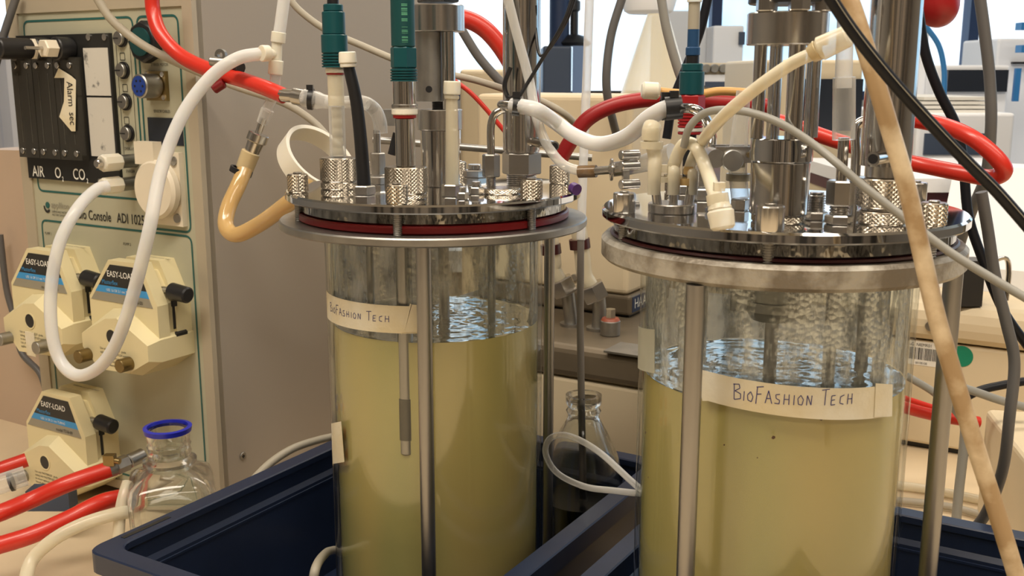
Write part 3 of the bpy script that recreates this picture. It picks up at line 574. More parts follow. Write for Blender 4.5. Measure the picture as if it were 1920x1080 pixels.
GL = {'B': [[(0, 1), (.05, 0)], [(-.1, .95), (.5, 1), (.6, .75), (.1, .55), (.7, .4), (.7, .1), (.05, 0)]], 'i': [[(.15, .6), (.12, 0)]], 'o': [[(.35, .62), (.05, .4), (.1, .08), (.45, 0), (.6, .3), (.35, .62)]],
      'F': [[(.1, 1), (.0, -.1)], [(.0, .95), (.7, 1.02)], [(.05, .5), (.5, .55)]], 'A': [[(0, 0), (.3, .8), (.65, 0)], [(.1, .3), (.55, .32)]], 'S': [[(.5, .62), (.1, .58), (.15, .35), (.5, .25), (.45, .02), (.0, .05)]],
      'H': [[(.05, .65), (.0, 0)], [(.5, .65), (.5, 0)], [(.02, .33), (.5, .33)]], 'I': [[(.1, .62), (.08, 0)]], 'O': [[(.3, .62), (.02, .4), (.1, .05), (.45, .02), (.58, .35), (.3, .62)]],
      'N': [[(0, 0), (.05, .62), (.45, .02), (.5, .62)]], 'T': [[(-.1, .95), (.7, 1)], [(.32, .98), (.25, 0)]], 'E': [[(.45, .6), (.05, .58), (.0, .0), (.45, .03)], [(.02, .3), (.4, .33)]], 'C': [[(.5, .6), (.1, .5), (.05, .1), (.45, .02)]]}
def hand(c, r, a0, z0, a1, z1, h, txt='BioFASHION TECH', th=.00045):
    mb = MB(); wds = [(.55 if ch == ' ' else .35 if ch in 'iI' else .72) for ch in txt]; tot = sum(wds); x = 0; L = (a1 - a0) * r; u = L / tot
    for ch, wd in zip(txt, wds):
        for st in GL.get(ch, []):
            for (p, q) in zip(st, st[1:]):
                P2 = []
                for (lx, ly) in (p, q):
                    s_ = (x + lx * .8) / tot; P2.append((a0 + (a1 - a0) * s_, z0 + (z1 - z0) * s_ + ly * h))
                dx = (P2[1][0] - P2[0][0]) * r; dz = P2[1][1] - P2[0][1]; l = math.hypot(dx, dz) or 1; nx = -dz / l * th / 2 / r; nz_ = dx / l * th / 2
                mb.add([arc(c, r, P2[0][0] - nx, P2[0][1] - nz_), arc(c, r, P2[1][0] - nx, P2[1][1] - nz_), arc(c, r, P2[1][0] + nx, P2[1][1] + nz_), arc(c, r, P2[0][0] + nx, P2[0][1] + nz_)], [(0, 1, 2, 3)])
        x += wd
    return mb
RT = .0799
def az(c, x, y): return anglez(c, RT, x, y)
tp = strip(V1, RT, az(V1, 610, 593), az(V1, 795, 625), az(V1, 606, 543), az(V1, 792, 574), ragged=.0015).build('tape_label', M['tape'], R1, 40, label='masking tape strip lettered BioFashion Tech')
q0 = az(V1, 621, 583); q1 = az(V1, 735, 604); hand(V1, RT + .0006, q0[0], q0[1], q1[0], q1[1], .0066).build('handwriting', M['ink'], tp, 0)
strip(V1, RT + .0005, az(V1, 752, 622), az(V1, 796, 622), az(V1, 768, 570), az(V1, 790, 572), n=6, ragged=.002).build('tape_fold', M['tape'], tp, 40)
strip(V1, RT, az(V1, 622, 870), az(V1, 646, 866), az(V1, 617, 795), az(V1, 640, 790), n=5, ragged=.002).build('tape_remnant', M['tape'], R1, 40, label='torn peeling remnant of masking tape')
tp = strip(V2, RT, az(V2, 1314, 747), az(V2, 1668, 779), az(V2, 1306, 690), az(V2, 1671, 720), ragged=.002).build('tape_label', M['tape'], R2, 40, label='long masking tape strip lettered BioFashion Tech')
q0 = az(V2, 1376, 748); q1 = az(V2, 1602, 756); hand(V2, RT + .0006, q0[0], q0[1], q1[0], q1[1], .0088).build('handwriting', M['ink'], tp, 0)
strip(V2, RT + .0005, az(V2, 1637, 781), az(V2, 1670, 780), az(V2, 1640, 718), az(V2, 1671, 720), n=5).build('tape_fold', M['tape'], tp, 40)
strip(V2, RT, az(V2, 1197, 690), az(V2, 1228, 700), az(V2, 1197, 612), az(V2, 1228, 618), n=5).build('clear_sticker', mat('faded_sticker', (.6, .6, .5), .4, alpha=.7), R2, 40)
for (x, y, s_) in ((1211, 811, 3), (1216, 895, 2), (1450, 820, 4), (1358, 834, 2), (1540, 785, 4), (1420, 858, 1.5), (712, 655, 1)):
    c_ = V2 if x > 1100 else V1; a_, z_ = az(c_, x, y); k = s_ * .00028
    MB().add([arc(c_, RT + .0002, a_ + k * p * 12, z_ + k * q) for p, q in ((-1, -.4), (0, -1), (1, -.2), (.8, .7), (-.3, .9))], [(0, 1, 2, 3, 4)]).build('dried_speck', mat('brown_residue', (.08, .04, .02), .6) if 'brown_residue' not in bpy.data.materials else bpy.data.materials['brown_residue'], R2 if c_ is V2 else R1, 0)
# ------------------------------------------------------------------ crates
def crate(b0, b1, a0, a1, h, label):
    t = thing('storage_crate', ab((a0 + a1) / 2, (b0 + b1) / 2), label, 'crate')
    rim = .016; th = .003; ins = .010
    sh = MB()
    def rr(o, z, r=.012):
        pts = []
        for (ca, cb, s0) in ((a0 + o + r, b0 + o + r, 180), (a1 - o - r, b0 + o + r, 270), (a1 - o - r, b1 - o - r, 0), (a0 + o + r, b1 - o - r, 90)):
            for k in range(5):
                an = math.radians(s0 + k * 22.5); pts.append(ab(ca + r * math.cos(an), cb + r * math.sin(an), z))
        return pts
    sh.rings([rr(ins + .004, 0), rr(ins + .002, h - .02), rr(ins, h - .018), rr(ins, h - .003)], True, False)
    sh.rings([rr(ins + .010, .003), rr(ins + .007, h - .024), rr(ins + .004, h - .02), rr(ins + .004, h - .003)], True, False)
    sh.build('shell', M['navy'], t, 30)
    MB().rings([rr(0, h - .016), rr(0, h - .001), rr(.001, h), rr(rim - .001, h), rr(rim, h - .001), rr(rim, h - .006), rr(ins, h - .006), rr(ins, h - .016)], closed=True).build('rim', M['navy'], t, 30)
    MB().rings([rr(ins + .004, h - .026), rr(ins + .008, h - .027), rr(ins + .008, h - .029), rr(ins + .004, h - .030)], closed=True).build('inner_ledge', M['navy'], t, 30)
    for k in range(6):
        bb = b0 + .03 + k * (b1 - b0 - .06) / 5
        MB().abox(a0 + .001, a0 + ins - .001, bb - .0015, bb + .0015, .004, h - .016).build('rib', M['navy'], t, smooth=0)
    return t
crate(-.631, -.333, .444, .830, .12, 'navy blue crate holding the left reactor')
crate(-.303, .010, .400, .832, .12, 'navy blue crate holding the right reactor')
# slot in the rim of the left crate
P = onz(274, 988, .1202); q = P.dot(A), P.dot(B)
MB().abox(q[0] - .022, q[0] + .022, -.631 + .0055, -.631 + .0095, .1195, .1203).build('rim_slot', M['black'], bpy.data.objects['storage_crate'], smooth=0)
# ------------------------------------------------------------------ console
AC = .705
def cn(x, y): return con(x, y, AC)
def cp(s, z, w=0): return ab(AC - w, s, z)
sL = cn(22, 100)[0]; sR = -.770
co = thing('control_console', ab(.9, -.9), 'tall beige control console with gas meters and teal outlines, at the left', 'control console')
MB().abox(AC + .004, 1.10, sL, sR, .012, .66).build('cabinet', M['cabinet'], co, smooth=0)
pL = cn(34, 30)[0]; pR = cn(345, 40)[0] ; ztop = cn(200, 18)[1]; zbot = .022
fm = MB()
fm.abox(AC - .002, AC + .010, sL, pL, .012, .66).abox(AC - .002, AC + .010, pR, sR, .012, .66).abox(AC - .002, AC + .010, pL, pR, ztop, .66).abox(AC - .002, AC + .010, pL, pR, .012, zbot)
fm.build('front_frame', M['frame'], co, smooth=0)
MB().abox(AC, AC + .008, pL, pR, zbot, ztop).build('front_panel', M['panel'], co, smooth=0)
for b_, a_ in ((sL + .03, .73), (sR - .03, .73), (sL + .03, 1.07), (sR - .03, 1.07)): MB().cyl(ab(a_, b_, 0), ab(a_, b_, .012), .012, n=16).build('foot', M['black'], co)
def onside(x, y): P = onb(x, y, sR); return P
for q in ((455, 855), (742, 72)):
    P = onside(*q); sc = MB().cyl(P, P + B * .0012, .0042, n=18, bev=.0004).build('side_screw', M['satin'], co); MB().cyl(P + B * .0012, P + B * .0014, .0022, n=4).build('screw_recess', M['black'], sc)
def ribbon(pts, width, w=.0004, r=.008, closed=False):     # rounded outline on the panel
    P = []; n = len(pts)
    for i, (s, z) in enumerate(pts):
        if not closed and i in (0, n - 1): P.append(Vector((s, z))); continue
        c0 = Vector((s, z)); a_ = (Vector(pts[i - 1]) - c0); b_ = (Vector(pts[(i + 1) % n]) - c0); a_.normalize(); b_.normalize()
        for k in range(6): t_ = k / 5; P.append((c0 + a_ * r) * (1 - t_) ** 2 + c0 * 2 * t_ * (1 - t_) + (c0 + b_ * r) * t_ ** 2)
    mb = MB(); N = len(P); L = []; Rr = []
    for i in range(N):
        a_ = P[i - 1] if (closed or i > 0) else P[i]; b_ = P[(i + 1) % N] if (closed or i < N - 1) else P[i]; d = (b_ - a_).normalized(); nn = Vector((-d.y, d.x)) * width / 2
        L.append(cp(*(P[i] + nn), w)); Rr.append(cp(*(P[i] - nn), w))
    fs = [(i, (i + 1) % N, N + (i + 1) % N, N + i) for i in range(N if closed else N - 1)]
    return mb.add(L + Rr, fs)
def rect_px(*q): return [cn(*p) for p in q]
sx = lambda x, y: cn(x, y)[0]
zt1 = cn(150, 36)[1]; zb1 = cn(160, 365)[1]; gL = cn(46, 60)[0]; g1R = cn(250, 60)[0]; g2L = cn(258, 60)[0]; g2R = cn(335, 60)[0]; zb2_ = cn(330, 433)[1]; zt3 = cn(200, 426)[1]
ribbon([(gL, zt1), (g1R, zt1), (g1R, zb1), (gL, zb1)], .0022, closed=True).build('teal_outline', M['teal'], co, 0)
ribbon([(g2L, zt1), (g2R, zt1), (g2R, zb2_), (g2L, zb2_)], .0022, closed=True).build('teal_outline', M['teal'], co, 0)
ribbon([(gL, zt3), (g2R, zt3), (g2R, zbot + .008), (gL, zbot + .008)], .0022, closed=True).build('teal_outline', M['teal'], co, 0)
def ctext(txt, x, y, size, m='print', sxx=1, w=.0006, bold=0, parent=None, align='LEFT'):
    s, z = cn(x, y); return text_mb(txt, size, cp(s, z, w), B, Z, sxx, bold, align).build('lettering', M[m], parent or co, 0)
ctext('Bio Console   ADI 1025', 147, 409, .0145, sxx=.74, bold=.0001)
ctext('applikon', 97, 389, .0095, 'silver', .95); ctext('DEPENDABLE INSTRUMENTS', 98, 398, .0030, sxx=.9); ctext('FACTORY SERVICE', 99, 404, .0030, sxx=.9)
s, z = cn(89, 386); MB().rings([[cp(s + (r_) * math.cos(k * .35), z + r_ * 1.25 * math.sin(k * .35), .0006) for r_ in (.0062, .0038)] for k in range(9, 17)], False, False).build('logo_arc', M['print'], co, 0)
MB().lathe([(.0035, 0), (.0034, .0003)], cp(s + .001, z + .001, .0004), -A, 18).build('logo_disc', M['teal'], co, 0)
ctext('PUMP 1', 85, 439, .0040, sxx=.9); ctext('PUMP 2', 232, 459, .0040, sxx=.9)
ctext('STIRRER MOTOR', 284, 124, .0040, sxx=.8); ctext('SENSOR CABLES', 289, 211, .0040, sxx=.8); ctext('OVERLAY', 234, 281, .0042, sxx=.8); ctext('SPARGER', 237, 323, .0042, sxx=.8)
# rotameter block
bl = cn(48, 200)[0]; br = cn(213, 100)[0]; bt = cn(150, 64)[1]; bb_ = cn(150, 340)[1]
gm = MB().abox(AC - .004, AC, bl, br, bb_, bt).build('gas_meter_block', M['darkpanel'], co, smooth=0)
zc0 = cn(120, 300)[1]; zc1 = cn(120, 108)[1]
cw = (cn(168, 200)[0] - bl - .001) / 3; c_s = [bl + .001 + i * cw for i in range(4)]
for i in range(3):
    MB().abox(AC - .013, AC - .004, c_s[i], c_s[i + 1] - .001, zc0 + .002, zc1).build('flow_meter', M['smoke'], gm, smooth=0)
    MB().abox(AC - .0134, AC - .013, c_s[i] + .009, c_s[i] + .0095, zc0 + .018, zc1 - .016).abox(AC - .0134, AC - .013, c_s[i + 1] - .0100, c_s[i + 1] - .0095, zc0 + .018, zc1 - .016).build('meter_slot', mat('meter_groove', (.10, .095, .08), .3) if not i else bpy.data.materials['meter_groove'], gm, smooth=0)
    for zz in (zc0 + .009, zc1 - .008):
        for ds in (cw * .2, cw * .75):
            sc = MB().cyl(cp(c_s[i] + ds, zz, .013), cp(c_s[i] + ds, zz, .0145), .0033, n=14, bev=.0003).build('meter_screw', M['steel'], gm)
for i, tx in enumerate(('AIR', 'O', 'CO')):
    s = c_s[i] + (.007, .010, .005)[i]; z = zc0 - .019
    text_mb(tx, .0165, cp(s, z, .0045), B, Z, .8, .0001).build('lettering', M['wprint'], gm, 0)
    if i: text_mb('2', .007, cp(s + (.0115, .0215)[i - 1], z - .003, .0045), B, Z, .8, .0001).build('lettering', M['wprint'], gm, 0)
ls0 = c_s[3] + .003; ls1 = br - .003; zm = cn(195, 181)[1]
MB().abox(AC - .0047, AC - .004, ls0, ls1, zm + .001, bt - .014).build('paper_label', M['smear'], gm, smooth=0)
MB().abox(AC - .0047, AC - .004, ls0, ls1, bb_ + .028, zm - .001).build('paper_label', M['smear'], gm, smooth=0)
for q in ((173, 70), (203, 70), (195, 340)): s, z = cn(*q); MB().cyl(cp(s, z, .004), cp(s, z, .0052), .0034, n=14).build('meter_screw', M['steel'], gm)
zk = cn(130, 92)[1]
for i in range(3):
    s = c_s[i] + cw / 2
    kn = MB().cyl(cp(s, zk, .004), cp(s, zk, .022), .0115, n=28, bev=.001).build('valve_body', M['black'], gm)
    if i < 2:
        MB().cyl(cp(s, zk, .022), cp(s, zk, .026), .0115, n=6, bev=.0005).build('valve_nut', M['ivoryw'], kn)
        MB().cyl(cp(s, zk, .026), cp(s, zk, .062), .0105, n=28, bev=.0012).build('valve_knob', M['black'], kn)
        MB().abox(AC - .0624, AC - .062, s - .001, s + .001, zk - .006, zk + .002).build('knob_mark', mat('yellow_mark', (.8, .7, .05), .5) if i == 0 else bpy.data.materials['yellow_mark'], kn, smooth=0)
    else:
        MB().cyl(cp(s, zk, .022), cp(s, zk, .036), .0095, n=6, bev=.0012).build('valve_nut', M['ivoryw'], kn)
        MB().cyl(cp(s, zk, .036), cp(s, zk, .055), .0018, n=10).build('valve_stem', M['steel'], kn)
# torn tape on the meters
pts = [cn(*q) for q in ((126, 146), (134, 128), (157, 142), (166, 150), (165, 245), (158, 245), (135, 218), (144, 190), (145, 146))]
mb = MB(); mb.rings([[cp(s, z, w_) for s, z in pts] for w_ in (.0148, .0152)]).build('tape_scrap', M['tape'], co, 0, label='torn curled masking tape with pen scribble')
s, z = cn(150, 160); text_mb('Alarm  sec', .0135, cp(s, z + .004, .0156), -Z, B, .75).build('handwriting', M['print'], co, 0)
# indicator knobs column
for q in ((229, 72), (233, 132), (237, 191), (242, 250)):
    s, z = cn(*q); rk = MB().cyl(cp(s, z, 0), cp(s, z, .002), .0085, n=28).build('knob_surround', M['black'], co)
    MB().cyl(cp(s, z, .002), cp(s, z, .006), .0068, n=28, bev=.0006).build('indicator_knob', M['satin'], rk)
    MB().abox(AC - .0064, AC - .006, s - .006, s + .001, z - .0007, z + .0007).build('pointer', M['print'], rk, smooth=0)
for q in ((230, 106), (235, 165), (238, 226)):
    s, z = cn(*q); r_ = .0034; ribbon([(s - r_, z - r_), (s + r_, z - r_), (s + r_, z + r_), (s - r_, z + r_)], .0006, closed=True, r=.0004).build('indicator_outline', M['print'], co, 0)
s0 = cn(219, 100)[0]; s1 = cn(245, 100)[0]; za_ = cn(235, 300)[1]; zb_2 = cn(235, 78)[1]
ribbon([(s0, za_), (s0, zb_2), (s1, zb_2), (s1, za_)], .0005, r=.003).build('thin_outline', M['print'], co, 0)
# gas outlets with nylon nuts
for (q, c2) in (((253, 301), 'short white nylon cap on gas outlet'), ((254, 343), '')):
    s, z = cn(*q); st = MB().cyl(cp(s, z, 0), cp(s, z, .020), .0068, n=22, bev=.0005).build('gas_outlet', M['satin'], co)
    MB().cyl(cp(s, z, .018), cp(s, z, .040), .0085, n=8, bev=.0015).build('nylon_nut', M['nylon'], st)
    MB().cyl(cp(s, z, .040), cp(s, z, .046), .0045, n=16, bev=.001).build('nut_tip', M['nylon' if q[1] > 320 else 'steel'], st)
# stirrer socket (dark green), round connector, display, power socket
s, z = cn(283, 79); kb = MB().cyl(cp(s, z, 0), cp(s, z, .012), .020, n=8, bev=.002).build('power_switch', M['black'], co); MB().cyl(cp(s, z, .012), cp(s, z, .014), .0135, n=24).build('switch_button', M['dgreen'], kb)
s, z = cn(298, 161); kb = MB().abox(AC - .004, AC, s - .014, s + .014, z - .014, z + .014).build('cable_socket', M['brass'], co, smooth=0)
MB().cyl(cp(s, z, .004), cp(s, z, .024), .0115, n=28, bev=.001).build('socket_barrel', M['satin'], kb); MB().cyl(cp(s, z, .0235), cp(s, z, .0242), .0095, n=24).build('socket_insert', M['blueplug'], kb)
for k in range(6): MB().cyl(cp(s + .0055 * math.cos(k * 1.05), z + .0055 * math.sin(k * 1.05), .0240), cp(s + .0055 * math.cos(k * 1.05), z + .0055 * math.sin(k * 1.05), .0244), .0012, n=8).build('pin_hole', M['black'], kb)
for dx, dz in ((-.011, .011), (.011, .011), (.011, -.011)): MB().cyl(cp(s + dx, z + dz, .004), cp(s + dx, z + dz, .0055), .0025, n=10).build('socket_screw', M['steel'], kb)
s0 = cn(277, 220)[0]; s1 = cn(342, 220)[0]; z0_ = cn(310, 272)[1]; z1_ = cn(310, 221)[1]
MB().abox(AC - .0006, AC, s0, s1, z0_, z1_).build('display_window', M['screen'], co, smooth=0)
s, z = cn(303, 352); s2 = s + .006
pw = MB().abox(AC - .006, AC, s - .010, s + .034, z - .036, z + .036).build('socket_plate', M['ivoryw'], co, smooth=0)
MB().cyl(cp(s + .008, z, .006), cp(s + .008, z, .018), .029, n=40, bev=.003).build('socket_lid', M['ivoryw'], pw); MB().abox(AC - .016, AC - .005, s - .017, s + .010, z + .024, z + .046).build('lid_hinge', M['ivoryw'], pw, smooth=0)
for dz in (-.028, .028): MB().cyl(cp(s + .027, z + dz, .006), cp(s + .027, z + dz, .0075), .0045, n=16).build('plate_screw', M['satin'], pw)
# pump heads
def pump(s0, z0, label, rusty=False):
    t = thing('pump_head', cp(s0, z0, 0), label, 'pump', 'peristaltic pump heads on the console')
    def fr(u, v, w): return cp(s0 + u, z0 + v, w)
    hou = [(-.050, .030), (.050, .034), (.050, .081), (.030, .121), (-.017, .121), (-.050, .081)]
    MB().prism(hou, fr, 0, .019).build('rear_housing', M['ivory'], t, 20)
    low = [(-.050, .030), (.050, .034), (.050, .081), (.035, .081), (.022, .112), (-.012, .112), (-.035, .081), (-.050, .081)]
    MB().prism([(u * .93, min(v, .112)) for u, v in hou], fr, .019, .028).build('middle_housing', M['ivory'], t, 20)
    MB().prism(hou, fr, .028, .0415, ).build('front_housing', M['ivory'], t, 20)
    jaw = [(-.049, .0312), (-.0366, .0207), (-.027, .0109), (.0185, .0128), (.0485, .029), (.0485, .0445), (.006, .0667), (-.011, .0645), (-.049, .045)]
    back = [(-.050, .028), (-.0366, .016), (-.027, .006), (.022, .008), (.052, .026), (.052, .048), (.006, .0745), (-.014, .072), (-.050, .050)]
    jb = MB(); jb.rings([[fr(u, v, w_) for u, v in p_] for w_, p_ in ((0, back), (.042, back), (.055, jaw))]); j = jb.build('lower_jaw', M['ivory'], t, 20)
    MB().prism([(.0495, .052), (.0515, .040), (.0522, .050)], fr, .008, .022).build('jaw_gap', M['black'], t, 0)
    # label plate
    lp = [(-.0395, .0875), (.0395, .0875), (.0265, .1165), (-.0145, .1165)]
    def lerp_poly(v0, v1):
        def xl(v): return -.0395 + (v - .0875) / .029 * .0250
        def xr(v): return .0395 - (v - .0875) / .029 * .013
        return [(xl(v0), v0), (xr(v0), v0), (xr(v1), v1), (xl(v1), v1)]
    lb = MB().prism(lerp_poly(.0785, .0875), fr, .0415, .0419).build('label_silver', M['silver'], t, 0)
    MB().prism([(-.0420, .0785), (.0440, .0785), (.0395, .0875), (-.0395, .0875)], fr, .0415, .0420).build('label_base', M['silver'], lb, 0)
    MB().prism(lerp_poly(.0875, .0945), fr, .0415, .0421).build('label_band', M['lblue'], lb, 0)
    MB().prism(lerp_poly(.0945, .1165), fr, .0415, .0421).build('label_header', M['print'], lb, 0)
    def tx(s_, u, v, sz, m, sxx=1, bold=0): text_mb(s_, sz, fr(u, v, .0424), B, Z, sxx, bold).build('lettering', M[m], lb, 0)
    tx('EASY-LOAD', -.0195, .1045, .0085, 'wprint', .92, .0001); tx('Masterflex', -.0280, .0965, .0062, 'lblue', .9); tx('USE 1.6 OR 3.1 mm TUBING', -.022, .0893, .0038, 'wprint', .9); tx('model 7518-00', .003, .0805, .0050, 'print', .9)
    c1 = MB().lathe([(.0074, 0), (.0088, .0002), (.0088, .0007), (.0074, .0007)], fr(-.003, .047, .0550), -A, 28, closed=True).build('port_ring', M['ivory'], t)
    MB().cyl(fr(-.003, .047, .0545), fr(-.003, .047, .0554), .0074, n=24).build('roller_port', M['black'], t)
    for u, v in ((-.041, .024), (.021, .0235)): MB().cyl(fr(u, v, .050), fr(u, v, .068), .0068, n=22, bev=.0006).build('thumb_screw', M['brass' if rusty else 'satin'], t)
    for k in range(5): text_mb(('Use only MASTERFLEX  grade', 'tubing with MASTERFLEX pump', 'to ensure optimum performance.', 'Use of other tubing may void', 'applicable warranties.')[k], .0034, fr(-.022 , .0325 - k * .0040, .0553), B, Z, .92).build('lettering', M['print'], j, 0)
    MB().cyl(fr(.040, .094, .025), fr(.054, .094, .025), .0035, n=14).build('lever_shaft', M['satin'], t); kb = MB().cyl(fr(.052, .094, .025), fr(.076, .092, .025), .0085, .0080, n=24, bev=.0015).build('lever_knob', M['black'], t)
    MB().abox(AC - .0235, AC - .0205, s0 + .0500, s0 + .0505, z0 + .055, z0 + .080).build('lever_slot', M['black'], t, smooth=0); MB().abox(AC - .0245, AC - .0195, s0 + .050, s0 + .053, z0 + .078, z0 + .084).build('lever_stop', M['black'], t, smooth=0)
    text_mb('WARNING: turn off drive before', .0040, fr(-.008, .1213, .010), B, -A * -1, .8).build('lettering', M['print'], t, 0)
    return t
def pumppos(x, y): s, z = con(x, y, AC - .0415); return s - .050, z - .081
s, z = pumppos(159.5, 820); pump(s, z, 'lowest ivory pump head, behind the red hoses')
s, z = pumppos(294.6, 575.3); pump(s, z, 'upper right ivory pump head with brown thumb screws', True)
s, z = pumppos(133, 548); t = pump(s, z, 'upper left ivory pump head with small tape patch on its jaw')
MB().abox(AC - .0562, AC - .0554, s - .012, s + .003, z + .009, z + .035).build('tape_patch', M['tape'], t, smooth=0)
# side cabinet, left of the console
q0 = con(0, 328, .86); q1 = con(40, 275, .86)
t = thing('side_cabinet', ab(.9, sL - .2), 'pinkish beige cabinet with a sloping top, left of the console', 'cabinet')
MB().rings([[ab(a_, s_, z_) for s_, z_ in ((-2.0, 0), (sL - .003, 0), (sL - .003, q1[1] + .005), (q1[0], q1[1]), (q0[0], q0[1]), (-2.0, q0[1] - .3))] for a_ in (.80, 1.25)]).build('body', M['pink'], t, 0)
tube('cable', px((32, -10, 1.12), (12, 50, 1.12), (0, 90, 1.12), (-12, 140, 1.12)), .004, 'bluegrey', 'dark cable across the upper left window', 'cable')
tube('cable', [ona(x_, y_, .785) for x_, y_ in ((0, 440), (12, 540), (28, 600), (40, 660), (75, 700), (90, 750))], .004, 'bluegrey', 'dark cable hanging on the pinkish cabinet', 'cable')
# ------------------------------------------------------------------ tubes in front of the console
def pa(x, y, a): return ona(x, y, a)
tube('silicone_tube', [pa(203, 349, .652), pa(180, 356, .640), pa(145, 392, .61), pa(112, 455, .59), pa(96, 540, .58), pa(97, 620, .575), pa(112, 675, .575), pa(142, 703, .575), pa(178, 694, .575), pa(212, 655, .575), pa(243, 575, .575), pa(278, 440, .58), pa(302, 320, .60), pa(340, 220, .62), pa(392, 148, .64), pa(445, 110, .655), pa(495, 100, .665)], .0056, 'milky', 'long milky tube looping down in front of the pump heads')
t = thing('tee_connector', at(520, 100, .94), 'white plastic tee joining three milky tubes above the steel luer', 'connector')
e = pa(495, 100, .665); Yt = e.y + .01
tt = at(518, 102, Yt)
MB().cyl(pa(490, 100, .66), e + Vector((.004, 0, 0)), .0068, n=20, bev=.0005).build('side_collar', M['nylon'], t); MB().cyl(e, tt, .0040, n=18).build('side_arm', M['nylon'], t); MB().cyl(at(520, 62, Yt), at(517, 140, Yt), .0046, n=18).build('through_arm', M['nylon'], t)
MB().cyl(at(521, 80, Yt), at(523, 60, Yt), .0062, n=20, bev=.0005).build('top_collar', M['nylon'], t); MB().cyl(at(518, 113, Yt), at(516, 140, Yt), .0062, n=20, bev=.0005).build('lower_collar', M['nylon'], t)
tube('silicone_tube', px((522, 72, Yt), (527, 40, Yt), (535, -20, Yt)), .0052, 'milky', 'upright milky tube above the tee at the top edge')
tube('silicone_tube', px((517, 120, Yt), (515, 165, Yt), (508, 190, Yt), (499, 208, Yt)), .0046, 'clear', 'short clear tube between the tee and the steel luer')
t = thing('luer_coupling', at(480, 250, Yt), 'steel luer coupling between clear and amber tubes', 'connector')
MB().cyl(at(502, 205, Yt), at(491, 232, Yt), .0058, .0048, n=20, bev=.0004).build('sleeve', M['clear'], t); MB().cyl(at(494, 222, Yt), at(482, 256, Yt), .0030, n=16).build('stem', M['steel'], t)
MB().cyl(at(486, 250, Yt), at(480, 266, Yt), .0090, n=24, bev=.0006).build('collar', M['steel'], t); MB().cyl(at(480, 266, Yt), at(469, 294, Yt), .0072, .0062, n=24, bev=.0006).build('body', M['steel'], t)
t = thing('amber_tube', at(450, 330, Yt), 'glossy amber tube bent under the luer towards the left lid', 'tube')
MB().tube(px((470, 286, Yt), (462, 310, Yt), (448, 345, Yt - .01), (428, 390, Yt - .02), (424, 425, Yt - .03), (445, 440, Yt - .04), (490, 418, Yt - .06), (545, 378, Yt - .10), (585, 350, Yt - .11)), .0068).build('tube', M['amber'], t)
MB().cyl(at(471, 284, Yt), at(458, 318, Yt), .0082, .0078, n=22, bev=.001).build('joint_sleeve', M['dullamber'], t)
MB().lathe([(.0078, -.0024), (.0100, -.0024), (.0100, .0024), (.0078, .0024)], at(452, 321, Yt), at(470, 286, Yt) - at(455, 330, Yt), 24, closed=True).build('rubber_band', M['black'], t)
# red hose left + fittings
tube('rubber_hose', px((285, -30, .98), (287, 20, .98), (302, 65, .97), (340, 105, .96), (395, 132, .94), (455, 150, .92), (500, 166, .90), (533, 180, .89)), .0067, 'red', 'thick red rubber hose arching in front of the console top', 'hose')
t = thing('hose_clamp', at(420, 130, .93), 'worm drive hose clamp on the upper red hose', 'clamp')
d_ = at(455, 150, .92) - at(395, 132, .94)
MB().lathe([(.0070, -.004), (.0080, -.004), (.0080, .004), (.0070, .004)], at(412, 138, .936), d_, 24, closed=True).build('band', M['satin'], t)
c_ = at(415, 112, .925); MB().cyl(c_ + Vector((-.010, 0, -.001)), c_ + Vector((.014, 0, -.003)), .0042, n=12, bev=.0006).build('worm_screw', M['satin'], t); MB().lathe([(.0026, -.002), (.0052, -.002), (.0052, .002), (.0026, .002)], c_ + Vector((0, 0, .004)), Vector((.3, 1, 0)), 16, closed=True).build('wing', M['satin'], t)
MB().cyl(at(440, 124, .93), at(452, 128, .925), .0055, n=10, bev=.0006).build('screw_head', M['black'], t); MB().cyl(at(400, 168, .925), at(420, 155, .925), .0045, n=12, bev=.001).build('red_thumb_nut', mat('maroon_plastic', lin(120, 20, 25), .4), t)
t = thing('hose_connector', at(560, 182, .88), 'steel hose barb joined to a clear sleeve with black cable tie', 'connector')
MB().cyl(at(528, 178, .89), at(552, 180, .885), .0056, n=22).build('steel_barb', M['steel'], t); MB().cyl(at(552, 180, .885), at(572, 184, .88), .0072, n=22, bev=.0006).build('steel_collar', M['steel'], t)
MB().lathe([(.0075, 0), (.0072, .014), (.0058, .020), (.0050, .034)], at(572, 184, .88), at(640, 196, .86) - at(572, 184, .88), 22).build('clear_sleeve', M['clear'], t)
tie('cable_tie', at(583, 186, .875), Vector((1, 0, -.1)), .0076, .004, 'black', parent=t)
MB().tube([at(615, 192, .87), at(645, 192, .86), at(680, 192, p_el.y), at(702, 206, p_el.y), at(712, 228, p_el.y), at(714, 250, p_el.y)], .0052).build('clear_elbow', M['clear'], t)
tube('cable', px((170, -25, 1.0), (205, 32, 1.0), (250, 72, 1.0), (300, 102, .99), (370, 134, .99), (450, 165, .98), (530, 192, .96), (585, 226, .95), (625, 268, .94)), lambda s: .0042 - .001 * s, 'beigecable', 'grey beige cable below the upper red hose, crossing the console', 'cable')
tube('cable', px((535, -15, .99), (560, 18, .99), (610, 55, .99), (680, 86, .99), (750, 115, .98), (820, 135, .98), (890, 150, .98), (960, 172, .98), (1020, 192, .98), (1060, 215, .98), (1090, 245, 1.0)), .0032, 'beigecable', 'long beige cable passing behind the left motor', 'cable')
tube('cable', px((862, 50, 1.05), (900, 110, 1.05), (950, 165, 1.05), (990, 200, 1.05)), .0045, 'bluegrey', 'slate grey cable behind the left condenser', 'cable')
tube('rubber_hose', px((840, 30, .97), (880, 38, .97), (915, 60, .97), (950, 105, .97), (975, 160, .97), (985, 240, .97)), .0080, 'red', 'thick red hose between the left motor and left condenser', 'hose')
